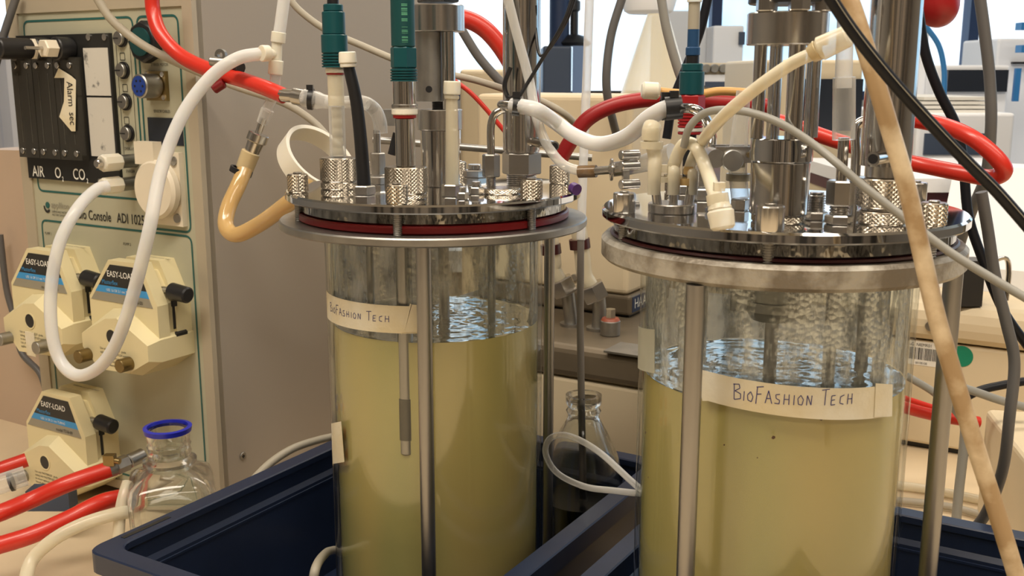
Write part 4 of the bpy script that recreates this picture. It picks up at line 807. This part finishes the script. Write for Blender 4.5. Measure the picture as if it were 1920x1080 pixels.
tube('red_cable', px((850, 150, .97), (880, 172, .97), (910, 203, .97), (950, 250, .97), (1000, 300, .97)), .0022, 'red', 'thin red tube slanting behind the left lid', 'tube')
tube('rubber_hose', px((1050, 300, .80), (1068, 268, .80), (1100, 225, .80), (1145, 200, .80), (1200, 188, .80), (1260, 184, .80), (1330, 190, .80), (1400, 194, .80), (1440, 200, .80)), .0060, 'darkred', 'dark red hose curving behind the right probe', 'hose')
tube('rubber_hose', px((1655, 212, .74), (1712, 224, .735), (1770, 236, .72), (1825, 260, .70), (1870, 298, .69), (1882, 322, .69), (1855, 333, .70), (1790, 322, .715), (1720, 308, .735), (1650, 294, .745), (1605, 276, .75), (1550, 258, .76), (1500, 240, .77), (1450, 225, .78)), .0056, 'red', 'bright red hose loop right of the wide condenser', 'hose')
t = thing('capped_orange_tube', at(1300, 175, .74), 'orange brown tube with a round white cap behind the black cable ties', 'tube')
MB().tube(px((1225, 170, .74), (1270, 175, .74), (1310, 177, .74), (1350, 171, .74), (1410, 174, .74)), .0030).build('tube', M['orange'], t); MB().cyl(at(1203, 169, .74), at(1237, 171, .74), .0060, n=20, bev=.0016).build('cap', M['nylon'], t)
t = thing('dip_pipe', at(1092, 940, .85), 'long pale tube on a grey pipe running down into the narrow necked bottle', 'pipe')
MB().tube(px((1106, -15, .90), (1100, 150, .90), (1094, 300, .89), (1089, 450, .88)), .0038).build('tube', M['milky'], t)
MB().tube(px((1089, 448, .88), (1088, 600, .87), (1090, 740, .86), (1092, 850, .855), (1093, 935, .85)), .0031).build('pipe', mat('grey_pipe', (.20, .18, .16), .35, alpha=.1), t)
tube('cable', px((1170, -15, 1.1), (1145, 70, 1.1), (1137, 160, 1.1), (1150, 230, 1.12), (1163, 275, 1.17), (1166, 300, 1.205)), .0045, 'bluegrey', 'slate cable against the window between the reactors', 'cable')
tube('cable', px((1238, -15, .82), (1250, 55, .82), (1268, 120, .82), (1282, 160, .82)), .0036, 'greycable', 'grey cable running down behind the green plug', 'cable')
tube('cable', px((1330, -15, .78), (1312, 60, .78), (1285, 130, .78), (1262, 190, .78), (1250, 260, .78)), .0034, 'blackcable', 'black cable slanting behind the blue boot', 'cable')
tube('cable', px((1282, 275, .57), (1292, 240, .565), (1318, 214, .56), (1355, 206, .55), (1410, 212, .54), (1470, 235, .53), (1540, 282, .52), (1620, 350, .50), (1700, 412, .49), (1780, 472, .48), (1860, 522, .47), (1940, 568, .46)), .0021, 'greycable', 'grey cable arching across the right lid to the right edge', 'cable')
tube('stained_tube', px((1575, -40, .46), (1600, 20, .455), (1632, 120, .45), (1665, 230, .447), (1700, 350, .445), (1725, 460, .443), (1755, 590, .44), (1790, 710, .44), (1830, 840, .44), (1875, 980, .44), (1915, 1110, .44)), .0040, 'tan', 'brown stained tan tube hanging in front of the right reactor')
t = thing('thick_cable', at(1740, 220, .43), 'thick glossy black cable with a faded print line, at upper right', 'cable')
bp_ = px((1540, -30, .43), (1600, 60, .43), (1670, 148, .43), (1740, 226, .43), (1810, 300, .43), (1870, 360, .43), (1940, 440, .43))
MB().tube(bp_, .0026).build('sheath', M['blackcable'], t); MB().tube([p + Vector((.0003, -.0026, .0006)) for p in bp_], .00022, n=5).build('print_line', M['silver'], t)
tube('cable', px((1835, -20, .85), (1846, 60, .85), (1856, 150, .85), (1858, 240, .85), (1848, 330, .86), (1820, 400, .88), (1795, 480, .90), (1788, 600, .92)), .0046, 'bluegrey', 'slate cable hanging at the upper right window', 'cable')
tube('cable', px((1722, 20, .80), (1735, 100, .80), (1760, 170, .80), (1792, 235, .80), (1806, 300, .80), (1815, 400, .80), (1840, 480, .80), (1880, 580, .80), (1935, 660, .80)), .0038, 'blackcable', 'black cable falling behind the red hose loop', 'cable')
tube('cable', px((1840, 360, .74), (1852, 430, .74), (1866, 520, .74), (1888, 610, .74), (1902, 680, .74), (1893, 780, .74), (1880, 880, .75), (1850, 960, .77), (1820, 1000, .78)), .0042, 'bluegrey', 'slate cable snaking down at the right edge', 'cable')
tube('cable', px((1812, 780, .92), (1806, 850, .92), (1798, 920, .92), (1792, 985, .92)), .0045, 'greycable', 'short grey cable dropping behind the right crate', 'cable')
tube('cable', px((1700, 705, 1.0), (1750, 735, 1.0), (1795, 775, 1.0), (1830, 840, 1.0)), .0038, 'greycable', 'pale grey cable beside the barcode machine', 'cable')
tube('cable', px((1770, 715, .98), (1830, 735, .98), (1880, 752, .98), (1940, 768, .98)), .0042, 'greycable', 'pale grey cable at the right edge above the white box', 'cable')
tube('cable', px((1780, 765, 1.05), (1830, 735, 1.05), (1880, 722, 1.05), (1940, 712, 1.05)), .0045, 'blackcable', 'black cable above the white box at the right edge', 'cable')
tube('rubber_hose', px((1640, 745, 1.02), (1710, 768, 1.02), (1770, 782, 1.02), (1835, 792, 1.02)), .0062, 'red', 'red hose behind the right support rod', 'hose')
tube('rubber_hose', px((1660, 735, 1.04), (1710, 752, 1.04), (1750, 765, 1.04)), .0035, 'red', 'thin red hose above the red hose behind the right rod', 'hose')
t = thing('bulb', at(1750, 20, .95), 'dark red rubber bulb hanging at the top right', 'rubber bulb')
MB().lathe([(.019 * math.sin(k * .16) * (1 if k < 10 else 1 - (k - 10) * .03) + .0004, .024 - .024 * math.cos(k * .16) + max(0, k - 10) * .003) for k in range(17)], at(1768, 50, .95), Vector((-.35, 0, 1)), 28).build('rubber_body', M['darkred'], t)
tube('air_line', px((1735, 48, 2.0), (1760, 85, 2.0), (1770, 130, 2.0), (1770, 180, 2.0)), .005, 'bluesky', 'blue air line in front of the right window')
# loop of clear line between reactors
tube('silicone_tube', px((1230, 940, .66), (1187, 905, .68), (1120, 845, .72), (1065, 817, .745), (1032, 822, .75), (1023, 850, .75), (1045, 887, .745), (1095, 912, .73), (1150, 920, .70), (1230, 928, .66)), .0024, 'clear', 'thin clear tube looped in front of the narrow necked bottle')
# white coil behind the left lid
Pc = at(594, 304, .90); MB().lathe([(.031, -.008), (.034, -.0085), (.0345, .0085), (.031, .008)], Pc, Vector((.62, -.42, .66)), 48, closed=True).build('tube_coil', M['white'], None, 40, label='coil of wide white flat tubing behind the left probe', cat='tube')
tube('cable', [onb(x_, y_, -.655) for x_, y_ in ((430, 1000), (455, 930), (492, 882), (540, 846), (590, 827), (650, 815), (720, 812))], .0038, 'beigecable', 'beige cable behind the left crate rim', 'cable')
tube('cable', px((585, 1110, .70), (592, 1065, .70), (608, 1040, .76), (622, 1032, .85), (650, 1030, .88)), .0035, 'beigecable', 'beige cable inside the left crate beside the left vessel', 'cable')
# red hoses lower left
pm3 = con(215, 868, AC - .10)
tube('rubber_hose', px((-60, 985, .86), (0, 962, .87), (60, 937, .89), (130, 906, .90), (205, 880, .92)), .0078, 'red', 'upper red hose crossing the lowest pump head', 'hose')
t = thing('hose_connector', at(225, 872, .93), 'tarnished hex connector and screw clamp on the upper lower-left red hose', 'connector')
MB().cyl(at(200, 881, .919), at(216, 876, .925), .0082, n=24, bev=.0005).build('clamp_band', M['satin'], t)
c_ = at(206, 862, .918); MB().box(c_.x - .005, c_.x + .005, c_.y - .004, c_.y + .004, c_.z - .005, c_.z + .005).build('clamp_lug', M['brass'], t, smooth=0); MB().cyl(c_, c_ + Vector((.010, -.002, -.001)), .0028, n=12).build('clamp_bolt', M['brass'], t)
MB().cyl(at(216, 876, .925), at(240, 866, .935), .0080, n=6, bev=.0006).build('hex_nut', M['satin'], t); MB().cyl(at(240, 866, .935), at(268, 853, .95), .0070, n=20, bev=.001).build('barb', M['satin'], t)
tube('rubber_hose', px((-60, 1040, .84), (0, 1022, .85), (60, 1003, .86), (130, 972, .88), (190, 942, .90), (240, 930, .93)), .0078, 'red', 'lower red hose lying under the amber tube', 'hose')
tube('rubber_hose', px((-40, 895, 1.02), (10, 876, 1.03), (50, 862, 1.04)), .0075, 'red', 'short red hose behind the lowest pump head at the left edge', 'hose')
tube('silicone_tube', px((240, 905, .88), (232, 930, .87), (225, 965, .86), (222, 1010, .85)), .0052, 'cream', 'cream tube standing against the square bottle')
tube('silicone_tube', px((240, 960, .86), (200, 968, .85), (150, 985, .84), (100, 1012, .83), (60, 1050, .82), (45, 1100, .80)), .0058, 'cream', 'cream tube curving over the bench at lower left')
t = thing('syringe', at(20, 905, .95), 'clear plastic syringe with a black plunger ring, left of the lowest pump', 'syringe')
MB().cyl(at(-30, 918, .95), at(48, 892, .97), .010, n=24).build('barrel', M['clear'], t); MB().cyl(at(18, 904, .962), at(24, 902, .963), .0098, n=24).build('plunger', M['black'], t)
t = thing('adapter_block', at(10, 940, .97), 'dark grey block under the syringe at the left edge', 'block')
MB().box(at(-40, 0, .97).x, at(48, 0, .97).x, .965, .985, at(0, 955, .97).z, at(0, 918, .97).z).build('body', M['slate'], t, smooth=0)
# ------------------------------------------------------------------ bottles
Pb = onz(314, 800, .150); Pb.z = 0
t = thing('square_bottle', Pb, 'clear glass laboratory bottle with a blue pouring ring, beside the left crate', 'bottle')
bd = Vector((Pb.x, Pb.y, 0)).normalized(); bs = Vector((bd.y, -bd.x, 0))
def rs(rad, z, sq): 
    out = []
    for j in range(48):
        a = 2 * math.pi * j / 48; k = 1 / (abs(math.cos(a)) ** sq + abs(math.sin(a)) ** sq) ** (1 / sq)
        out.append(ab(Pb.dot(A), Pb.dot(B), z) + (bd * math.cos(a) + bs * math.sin(a)) * rad * k)
    return out
prof = [(.030, 0.001, 5), (.036, .004, 7), (.0372, .05, 8), (.0378, .094, 8), (.0355, .1015, 6), (.027, .1085, 3), (.0205, .112, 2), (.0190, .115, 2), (.0235, .1165, 2), (.0235, .1195, 2), (.0182, .1225, 2), (.0195, .127, 2), (.0182, .130, 2), (.0195, .134, 2), (.0182, .137, 2), (.0190, .141, 2), (.0180, .148, 2)]
MB().rings([rs(*p) for p in prof] + [rs(.0155, .148, 2), rs(.0152, .118, 2), rs(.0165, .113, 2), rs(.023, .1055, 3), rs(.031, .096, 5), rs(.0345, .085, 8), rs(.0345, .05, 8), rs(.0325, .007, 5), rs(.02, .006, 3)], True, True).build('glass_body', M['bottle'], t, 40)
MB().lathe([(.0165, .1455), (.0205, .1455), (.0212, .150), (.0178, .1505)], (Pb.x, Pb.y, 0), Z, 48, closed=True).build('pouring_ring', M['bluering'], t)
Pn = at(1092, 770, .865); c2 = Vector((Pn.x + .001, .865, .008))
t = thing('round_bottle', c2, 'narrow necked round glass bottle standing behind the two reactors in the left crate', 'bottle')
zt2 = at(960, 740, .865).z - .008; R_ = 82 * .865 / 1950
MB().lathe([(R_ * .9, 0), (R_, .004), (R_, .085), (R_ * .98, .102), (R_ * .86, .124), (R_ * .58, .146), (R_ * .40, .158), (R_ * .37, zt2 - .018), (R_ * .42, zt2 - .014), (R_ * .36, zt2 - .011), (R_ * .43, zt2 - .007), (R_ * .43, zt2), (R_ * .32, zt2), (R_ * .30, zt2 - .02), (R_ * .34, .158), (R_ * .52, .144), (R_ * .80, .122), (R_ * .92, .102), (R_ * .94, .085), (R_ * .94, .006), (R_ * .5, .0055)], c2, Z, 48).build('glass_body', M['bottle'], t, 50)
MB().lathe([(R_ * .88, .0065), (R_ * .93, .05), (R_ * .93, .085), (R_ * .92, .086)], c2, Z, 40).build('liquid', mat('dark_bottle_liquid', (.02, .02, .02), .2), t)
# ------------------------------------------------------------------ machines behind
def bev_abox(name, a0, a1, b0, b1, z0, z1, m, parent, bv=.004):
    o = MB().abox(a0, a1, b0, b1, z0, z1).build(name, M[m], parent, smooth=0)
    md = o.modifiers.new('bevel', 'BEVEL'); md.width = bv; md.segments = 3; return o
aL = .90
t = thing('thermostat_base', ab(aL + .1, -.3), 'brown steel slab on a beige cabinet between and behind the reactors', 'machine')
zs0 = con(1110, 717, aL)[1]; zs1 = con(1110, 655, aL)[1]
bev_abox('lower_cabinet', aL + .004, aL + .20, -.70, -.24, 0, zs0 - .001, 'beige', t); bev_abox('steel_slab', aL, aL + .33, -.71, -.23, zs0, zs1, 'beigedark', t, .008)
q = onz(1144, 628, zs1); bc = MB().cyl(q, q + Z * .016, .0105, n=24, bev=.0008).build('slab_bolt', M['satin'], t); MB().cyl(q + Z * .016, q + Z * .0185, .0100, .0085, n=24).build('red_washer', mat('rusty_washer', lin(150, 78, 56), .5), bc); MB().cyl(q + Z * .0185, q + Z * .028, .0055, n=6).build('bolt_tip', M['steel'], bc)
q = onz(1165, 655, zs1); MB().abox(q.dot(A) - .02, q.dot(A) + .02, q.dot(B) - .01, q.dot(B) + .06, zs1, zs1 + .002).build('cover_plate', M['satin'], t, smooth=0)
for (x0, y0, x1, y1, x2, y2, x3, y3) in ((1072, 610, 1068, 575, 1052, 535, 1036, 490), (1122, 618, 1124, 585, 1110, 545, 1090, 480)):
    b0_ = onz(x0, y0, zs1); Yq = b0_.y
    MB().tube([b0_, at(x1, y1, Yq), at(x2 + 12, y2 + 12, Yq)], .0075).build('elbow_pipe', M['satin'], t); MB().cyl(b0_, b0_ + Z * .003, .013, n=24).build('pipe_flange', M['satin'], t)
    MB().cyl(at(x2 + 10, y2 + 16, Yq), at(x2 - 3, y2 - 12, Yq), .0145, n=6, bev=.0012).build('hex_nut', M['steel'], t)
    MB().tube([at(x2 - 2, y2 - 8, Yq), at(x2 - 14, y2 - 30, Yq), at(x3 + 2, y3, Yq), at(x3 - 6, y3 - 60, Yq)], .0085).build('hose_sleeve', M['cream'], t)
    MB().cyl(at(x3 - 2, y3 - 14, Yq), at(x3 - 4, y3 - 32, Yq), .0110, n=20).build('hose_band', M['maroon'], t)
t = thing('circulator', ab(1.1, -.3), 'beige circulator box with dark brown foot behind the hose fittings', 'machine')
aM = onz(1100, 600, zs1).dot(A) + .03; aM = min(aM, aL + .2)
zf = con(1150, 590, aM)[1]; zm_ = con(1150, 552, aM)[1]; zt_ = con(1100, 178, aM)[1]; e0 = con(1030, 500, aM)[0]; e1 = con(1178, 500, aM)[0]
bev_abox('black_foot', aM + .005, aM + .11, e0 - .1, e1, zs1 + .0005, zf, 'black', t); bev_abox('brown_base', aM, aM + .115, e0 - .1, e1 + .004, zf, zm_, 'beigedark', t)
bev_abox('upper_box', aM, aM + .115, e0 - .1, e1, zm_, zt_, 'beige', t, .006)
MB().abox(aM + .004, aM + .1, e1 + .004, e1 + .0046, zf + .004, zm_ - .002).build('name_plate', M['navyframe'], t, smooth=0); text_mb('HAAKE', .016, ab(aM + .008, e1 + .0050, zf + .008), A, Z).build('lettering', M['wprint'], t, 0)
s, z = con(1078, 520, aM); MB().cyl(ab(aM, s, z), ab(aM - .003, s, z), .004, n=14).build('case_screw', M['satin'], t)
# right machine
q = onz(1750, 848, 0); aR = q.dot(A); s0 = con(1560, 700, aR)[0]; z1_ = con(1750, 640, aR)[1]; z2_ = con(1750, 566, aR)[1]
t = thing('barcoded_machine', ab(aR + .1, s0 + .3), 'beige machine with rounded slab top and barcode label, right of the right reactor', 'machine')
bev_abox('body', aR, aR + .28, s0, s0 + .8, .008, z1_ - .001, 'beige', t); bev_abox('rounded_top', aR - .012, aR + .3, s0 - .01, s0 + .82, z1_, z2_, 'beige', t, .02)
MB().abox(aR + .01, aR + .27, s0 + .01, s0 + .79, 0, .008).build('black_foot', M['black'], t, smooth=0)
s, z = con(1734, 662, aR); lb = MB().abox(aR - .0005, aR, s - .024, s + .018, z - .016, z + .014).build('barcode_label', M['paper'], t, smooth=0)
x = s - .022
while x < s + .016:
    w_ = random.choice((.0006, .001, .0016)); MB().abox(aR - .0008, aR - .0005, x, x + w_, z - .009, z + .006).build('bar', M['print'], lb, smooth=0); x += w_ + random.choice((.0007, .0011))
text_mb('FluG  NIEMR01', .0055, ab(aR - .0008, s - .022, z + .008), B, Z, .85).build('lettering', M['print'], lb, 0); text_mb('00100100', .004, ab(aR - .0008, s - .010, z - .0145), B, Z, .85).build('lettering', M['print'], lb, 0)
s, z = con(1803, 668, aR); MB().cyl(ab(aR, s, z), ab(aR - .0006, s, z), .013, n=28).build('green_sticker', M['greendot'], t)
s, z = con(1745, 611, aR - .012); MB().cyl(ab(aR - .012, s, z), ab(aR - .015, s, z), .006, n=14).build('case_screw', M['satin'], t)
b0_ = con(1838, 500, aR + .14)[0]; cv = MB().rings([[ab(a_, b_, z_) for a_, z_ in ((aR + .10, z2_), (aR + .27, z2_), (aR + .27, z2_ + .15), (aR + .20, z2_ + .15), (aR + .10, z2_ + .03))] for b_ in (b0_ - .05, b0_ + .4)]).build('sloping_cover', M['bgwhite'], t, 0, label='white sloping cover')
t = thing('latch_handle', ona(1820, 560, aR - .01), 'black latch with a bright bent metal lever on the barcoded machine', 'latch')
P = onz(1822, 575, z2_); MB().box(P.x - .02, P.x + .012, P.y, P.y + .03, z2_, z2_ + .055).build('latch_body', M['black'], t, smooth=0)
MB().tube([Vector((P.x + .012, P.y - .004, z2_ + .052)), Vector((P.x + .030, P.y - .008, z2_ + .060)), Vector((P.x + .036, P.y - .008, z2_ + .045)), Vector((P.x + .036, P.y - .008, z2_ + .01))], .005, flat=.5).build('lever', M['column'], t)
# white box lower right
z_t = .12; T0 = onz(1848, 765, z_t); T1 = onz(1975, 925, z_t); dirr = (T1 - T0).normalized(); nrm = Vector((-dirr.y, dirr.x, 0)); nrm = nrm if nrm.x > 0 else -nrm
t = thing('white_box', T0 - Z * z_t, 'white plastic box at the lower right edge beside the right crate', 'box')
bx = MB().hexa([T0 - Z * z_t, T1 - Z * z_t, T1 + nrm * .2 - Z * z_t, T0 + nrm * .2 - Z * z_t, T0, T1, T1 + nrm * .2, T0 + nrm * .2]).build('case', M['beige'], t, smooth=0)
md = bx.modifiers.new('bevel', 'BEVEL'); md.width = .006; md.segments = 3
tube('bench_cable', [onz(x_, y_, .006) for x_, y_ in ((1620, 905), (1700, 912), (1780, 925), (1850, 940))], .005, 'cream', 'cream tube lying on the bench behind the right crate')
tube('bench_cable', [onz(x_, y_, .006) for x_, y_ in ((1620, 935), (1700, 940), (1780, 950), (1850, 968))], .004, 'beigecable', 'beige cable lying on the bench behind the right crate', 'cable')
# ------------------------------------------------------------------ far background
def bgt(name, label, cat, x0, y0, x1, y1, Y, d, m, bv=.006, partname='case'):
    a1 = at(x0, y1, Y); a2 = at(x1, y0, Y); t = thing(name, Vector(((a1.x + a2.x) / 2, Y + d / 2, a1.z)), label, cat)
    o = MB().box(a1.x, at(x1, y1, Y).x, Y, Y + d, a1.z, a2.z).build(partname, M[m], t, smooth=0)
    if bv: md = o.modifiers.new('bevel', 'BEVEL'); md.width = bv; md.segments = 3
    return t
def bgp(t, name, x0, y0, x1, y1, Y, d, m):
    a1 = at(x0, y1, Y); a2 = at(x1, y0, Y); return MB().box(a1.x, a2.x, Y - d, Y, a1.z, a2.z).build(name, M[m], t, smooth=0)
# back counter along the window
t = thing('window_counter', (.4, 3.5, Z0), 'long counter below the window carrying the instruments', 'counter')
MB().box(-.9, 2.9, 3.0, 4.1, .24, .28).build('counter_top', M['bgwhite'], t, smooth=0); MB().box(-.85, 2.85, 3.05, 4.05, Z0, .24).build('counter_cabinet', M['beige'], t, smooth=0)
# middle island carrying beige instruments
t = thing('middle_bench', (.7, 2.1, Z0), 'white topped middle bench behind the machines', 'workbench')
MB().box(-.3, 2.4, 1.9, 2.6, .10, .14).build('bench_top', M['bgwhite'], t, smooth=0); MB().box(-.25, 2.35, 1.95, 2.55, Z0, .10).build('bench_cabinet', M['beige'], t, smooth=0)
zc = .14
def on(x0, y0, x1, Y, z0): return at(x0, 0, Y).x
def bgs(name, label, cat, x0, y0, x1, Y, d, m, z0, bv=.006):     # box standing on z0, its upper edge at pixel y0
    X_0 = at(x0, y0, Y).x; X_1 = at(x1, y0, Y).x; zt = at(960, y0, Y).z
    t = thing(name, Vector(((X_0 + X_1) / 2, Y + d / 2, z0)), label, cat); o = MB().box(X_0, X_1, Y, Y + d, z0, zt).build('case', M[m], t, smooth=0)
    md = o.modifiers.new('bevel', 'BEVEL'); md.width = bv; md.segments = 3; return t
t = bgs('tall_instrument', 'slate blue instrument tower with a column, against the window', 'instrument', 1018, 86, 1072, 3.1, .3, 'slate', .28); bgp(t, 'side_panel', 1072, 86, 1097, 240, 3.12, .01, 'lslate')
P = at(1050, 86, 3.15); MB().cyl(Vector((P.x, 3.2, P.z)), Vector((P.x, 3.2, P.z + .6)), .03, n=20).build('column', M['navyframe'], t)
P = at(1078, 86, 3.15); MB().lathe([(.045, 0), (.05, .01), (.03, .03), (.012, .035), (.012, .10), (.018, .105), (.018, .13), (.004, .14)], Vector((P.x, 3.2, P.z)), Z, 20).build('nozzle', M['black'], t)
t = bgs('beige_instrument', 'beige instrument with a dark strip behind the hanging milky tube', 'instrument', 1050, 182, 1185, 1.95, .35, 'beige', zc); bgp(t, 'dark_strip', 1105, 170, 1200, 183, 1.96, .02, 'black')
t = bgs('cabinet_oven', 'beige cabinet with a row of knobs and a drawer below the window', 'instrument', 1300, 118, 1400, 2.6, .3, 'beige', .14)
for k in range(5): P = at(1322 + k * 16, 128, 2.6); MB().cyl(P, P + Vector((0, -.02, 0)), .010, n=16, bev=.002).build('knob', M['satin'], t)
bgp(t, 'drawer', 1315, 140, 1392, 160, 2.6, .01, 'bgwhite'); bgp(t, 'drawer_recess', 1320, 153, 1388, 164, 2.599, .012, 'slate')
t = bgs('printer', 'white speckled box instrument against the window', 'instrument', 1338, 48, 1396, 3.2, .3, 'bgwhite', .28); bgp(t, 'screen', 1384, 60, 1396, 84, 3.2, .01, 'slate')
t = bgs('white_instrument', 'tall pale instrument standing behind the green plug', 'instrument', 1245, 20, 1328, 3.3, .3, 'shelfgrey', .28)
t = thing('beaker_funnel', at(1225, 150, 1.8), 'translucent beige funnel standing behind the capped orange tube', 'funnel')
P = at(1215, 180, 1.85); MB().lathe([(.075, 0), (.07, .004), (.020, .16), (.018, .165)], Vector((P.x + .02, 1.9, .40)), Z, 28).build('cone', M['cream'], t); MB().lathe([(.06, 0), (.06, .26)], Vector((P.x + .02, 1.9, .14)), Z, 28).build('stand', M['beige'], t)
t = thing('hanging_jug', at(1215, 30, 2.4), 'white plastic jug bottom at the top edge between the reactors', 'jug')
P = at(1216, 26, 2.4); MB().lathe([(.045, 0), (.055, .006), (.062, .03), (.062, .25)], P, Z, 32).build('body', M['bgwhite'], t)
t = bgs('monitor_instrument', 'beige instrument with black screen behind the right motor', 'instrument', 1420, 112, 1620, 1.98, .3, 'beige', zc); bgp(t, 'screen', 1500, 148, 1616, 245, 1.98, .01, 'screen'); bgp(t, 'side_ridge', 1440, 100, 1452, 220, 1.97, .02, 'black')
t = bgs('white_cabinet', 'pale upright instrument behind the wide condenser', 'instrument', 1715, 50, 1745, 2.45, .1, 'bgwhite', zc)
t = bgs('plotter', 'white framed instrument with a sloping dark screen under the right window', 'instrument', 1755, 122, 1895, 2.4, .15, 'bgwhite', zc); bgp(t, 'screen', 1772, 131, 1888, 172, 2.4, .01, 'screen'); bgp(t, 'corner_panel', 1896, 128, 1912, 190, 2.42, .01, 'bluesky')
t = bgs('laptop_stand', 'grey instrument with blue clips at the right edge', 'instrument', 1872, 72, 1990, 2.55, .2, 'bgwhite', zc)
for y_ in (50, 92): bgp(t, 'blue_clip', 1903, y_ - 7, 1960, y_ + 7, 2.45, .03, 'bluesky')
bgp(t, 'dark_slot', 1895, 116, 1960, 120, 2.549, .01, 'black')
t = bgs('laser_printer', 'white printer with paper stack on top behind the red hose loop', 'printer', 1722, 212, 1905, 1.98, .4, 'bgwhite', zc)
for k in range(4): 
    bgp(t, 'paper_sheet', 1738 + k * 2, 176 + k * 9, 1885 - k * 3, 182 + k * 9, 2.1 - k * .02, .0, 'paper') if 0 else MB().box(at(1735 + k * 4, 0, 2.0).x, at(1890 - k * 4, 0, 2.0).x, 2.0, 2.28, at(960, 212 - k * 8, 2.0).z, at(960, 206 - k * 8, 2.0).z).build('paper_tray', M['paper'], t, smooth=0)
bgp(t, 'dark_slot', 1730, 250, 1850, 290, 1.98, .004, 'slate')
t = thing('side_shelf', at(1800, 350, 1.6), 'white shelf edge with a dark red band behind the right lid', 'shelf')
z_s = at(960, 335, 1.5).z; MB().box(at(1660, 0, 1.5).x, at(1960, 0, 1.5).x + .1, 1.5, 1.88, z_s - .02, z_s).build('shelf_board', M['bgwhite'], t, smooth=0)
MB().box(at(1660, 0, 1.5).x, at(1825, 0, 1.5).x, 1.51, 1.86, z_s - .038, z_s - .021).build('red_band', mat('maroon_band', lin(70, 16, 26), .5), t, smooth=0)
for xx in (at(1662, 0, 1.5).x, at(1960, 0, 1.5).x + .06): MB().box(xx, xx + .03, 1.62, 1.86, Z0, z_s - .038).build('shelf_side', M['beige'], t, smooth=0)
MB().box(at(1662, 0, 1.5).x, at(1960, 0, 1.5).x + .06, 1.84, 1.86, Z0, z_s - .038).build('shelf_back', M['bgwhite'], t, smooth=0)
# pale instruments behind left condenser
t = bgs('cream_instrument', 'cream instrument with sloping side behind the left condenser', 'instrument', 862, 130, 1000, 1.6, .2, 'beige', 0)
for i_, (x0, y0, x1) in enumerate(((870, 168, 905), (908, 160, 945))): bgs('beaker_box', ('small pale box under the window, nearer the left motor', 'small pale box under the window, nearer the left condenser')[i_], 'box', x0, y0, x1, 3.1, .15, 'bgwhite', .28)
t = bgs('glass_cabinet', 'pale greenish glazed cabinet at the far upper left edge', 'cabinet', -60, 60, 30, 2.4, .4, 'bgwhite', Z0)
for k in range(4): bgp(t, 'door_pane', -40 + k * 18, 90, -28 + k * 18, 330, 2.4, .01, 'pane')
bgp(t, 'blue_panel', -40, 60, 20, 85, 2.39, .01, 'lslate')
# steel bar behind the lids
t = thing('support_bar', at(1000, 292, .95), 'horizontal dark steel bar clamped behind the left lid', 'bar')
MB().cyl(at(700, 262, .95), at(1110, 296, .93), .0032, n=16).build('bar', M['satin'], t)
MB().cyl(at(735, 290, .94), at(745, 250, .94), .004, n=14).build('clamp_screw', M['black'], t); MB().box(at(715, 0, .94).x, at(748, 0, .94).x, .93, .955, at(0, 235, .94).z, at(0, 205, .94).z).build('clamp_block', M['satin'], t, smooth=0)
tube('purple_cap', [onz(1074, 352, ZL1 + .004), onz(1082, 356, ZL1 + .003)], .004, 'purple', 'small purple cap at the right edge of the left lid', 'cap')
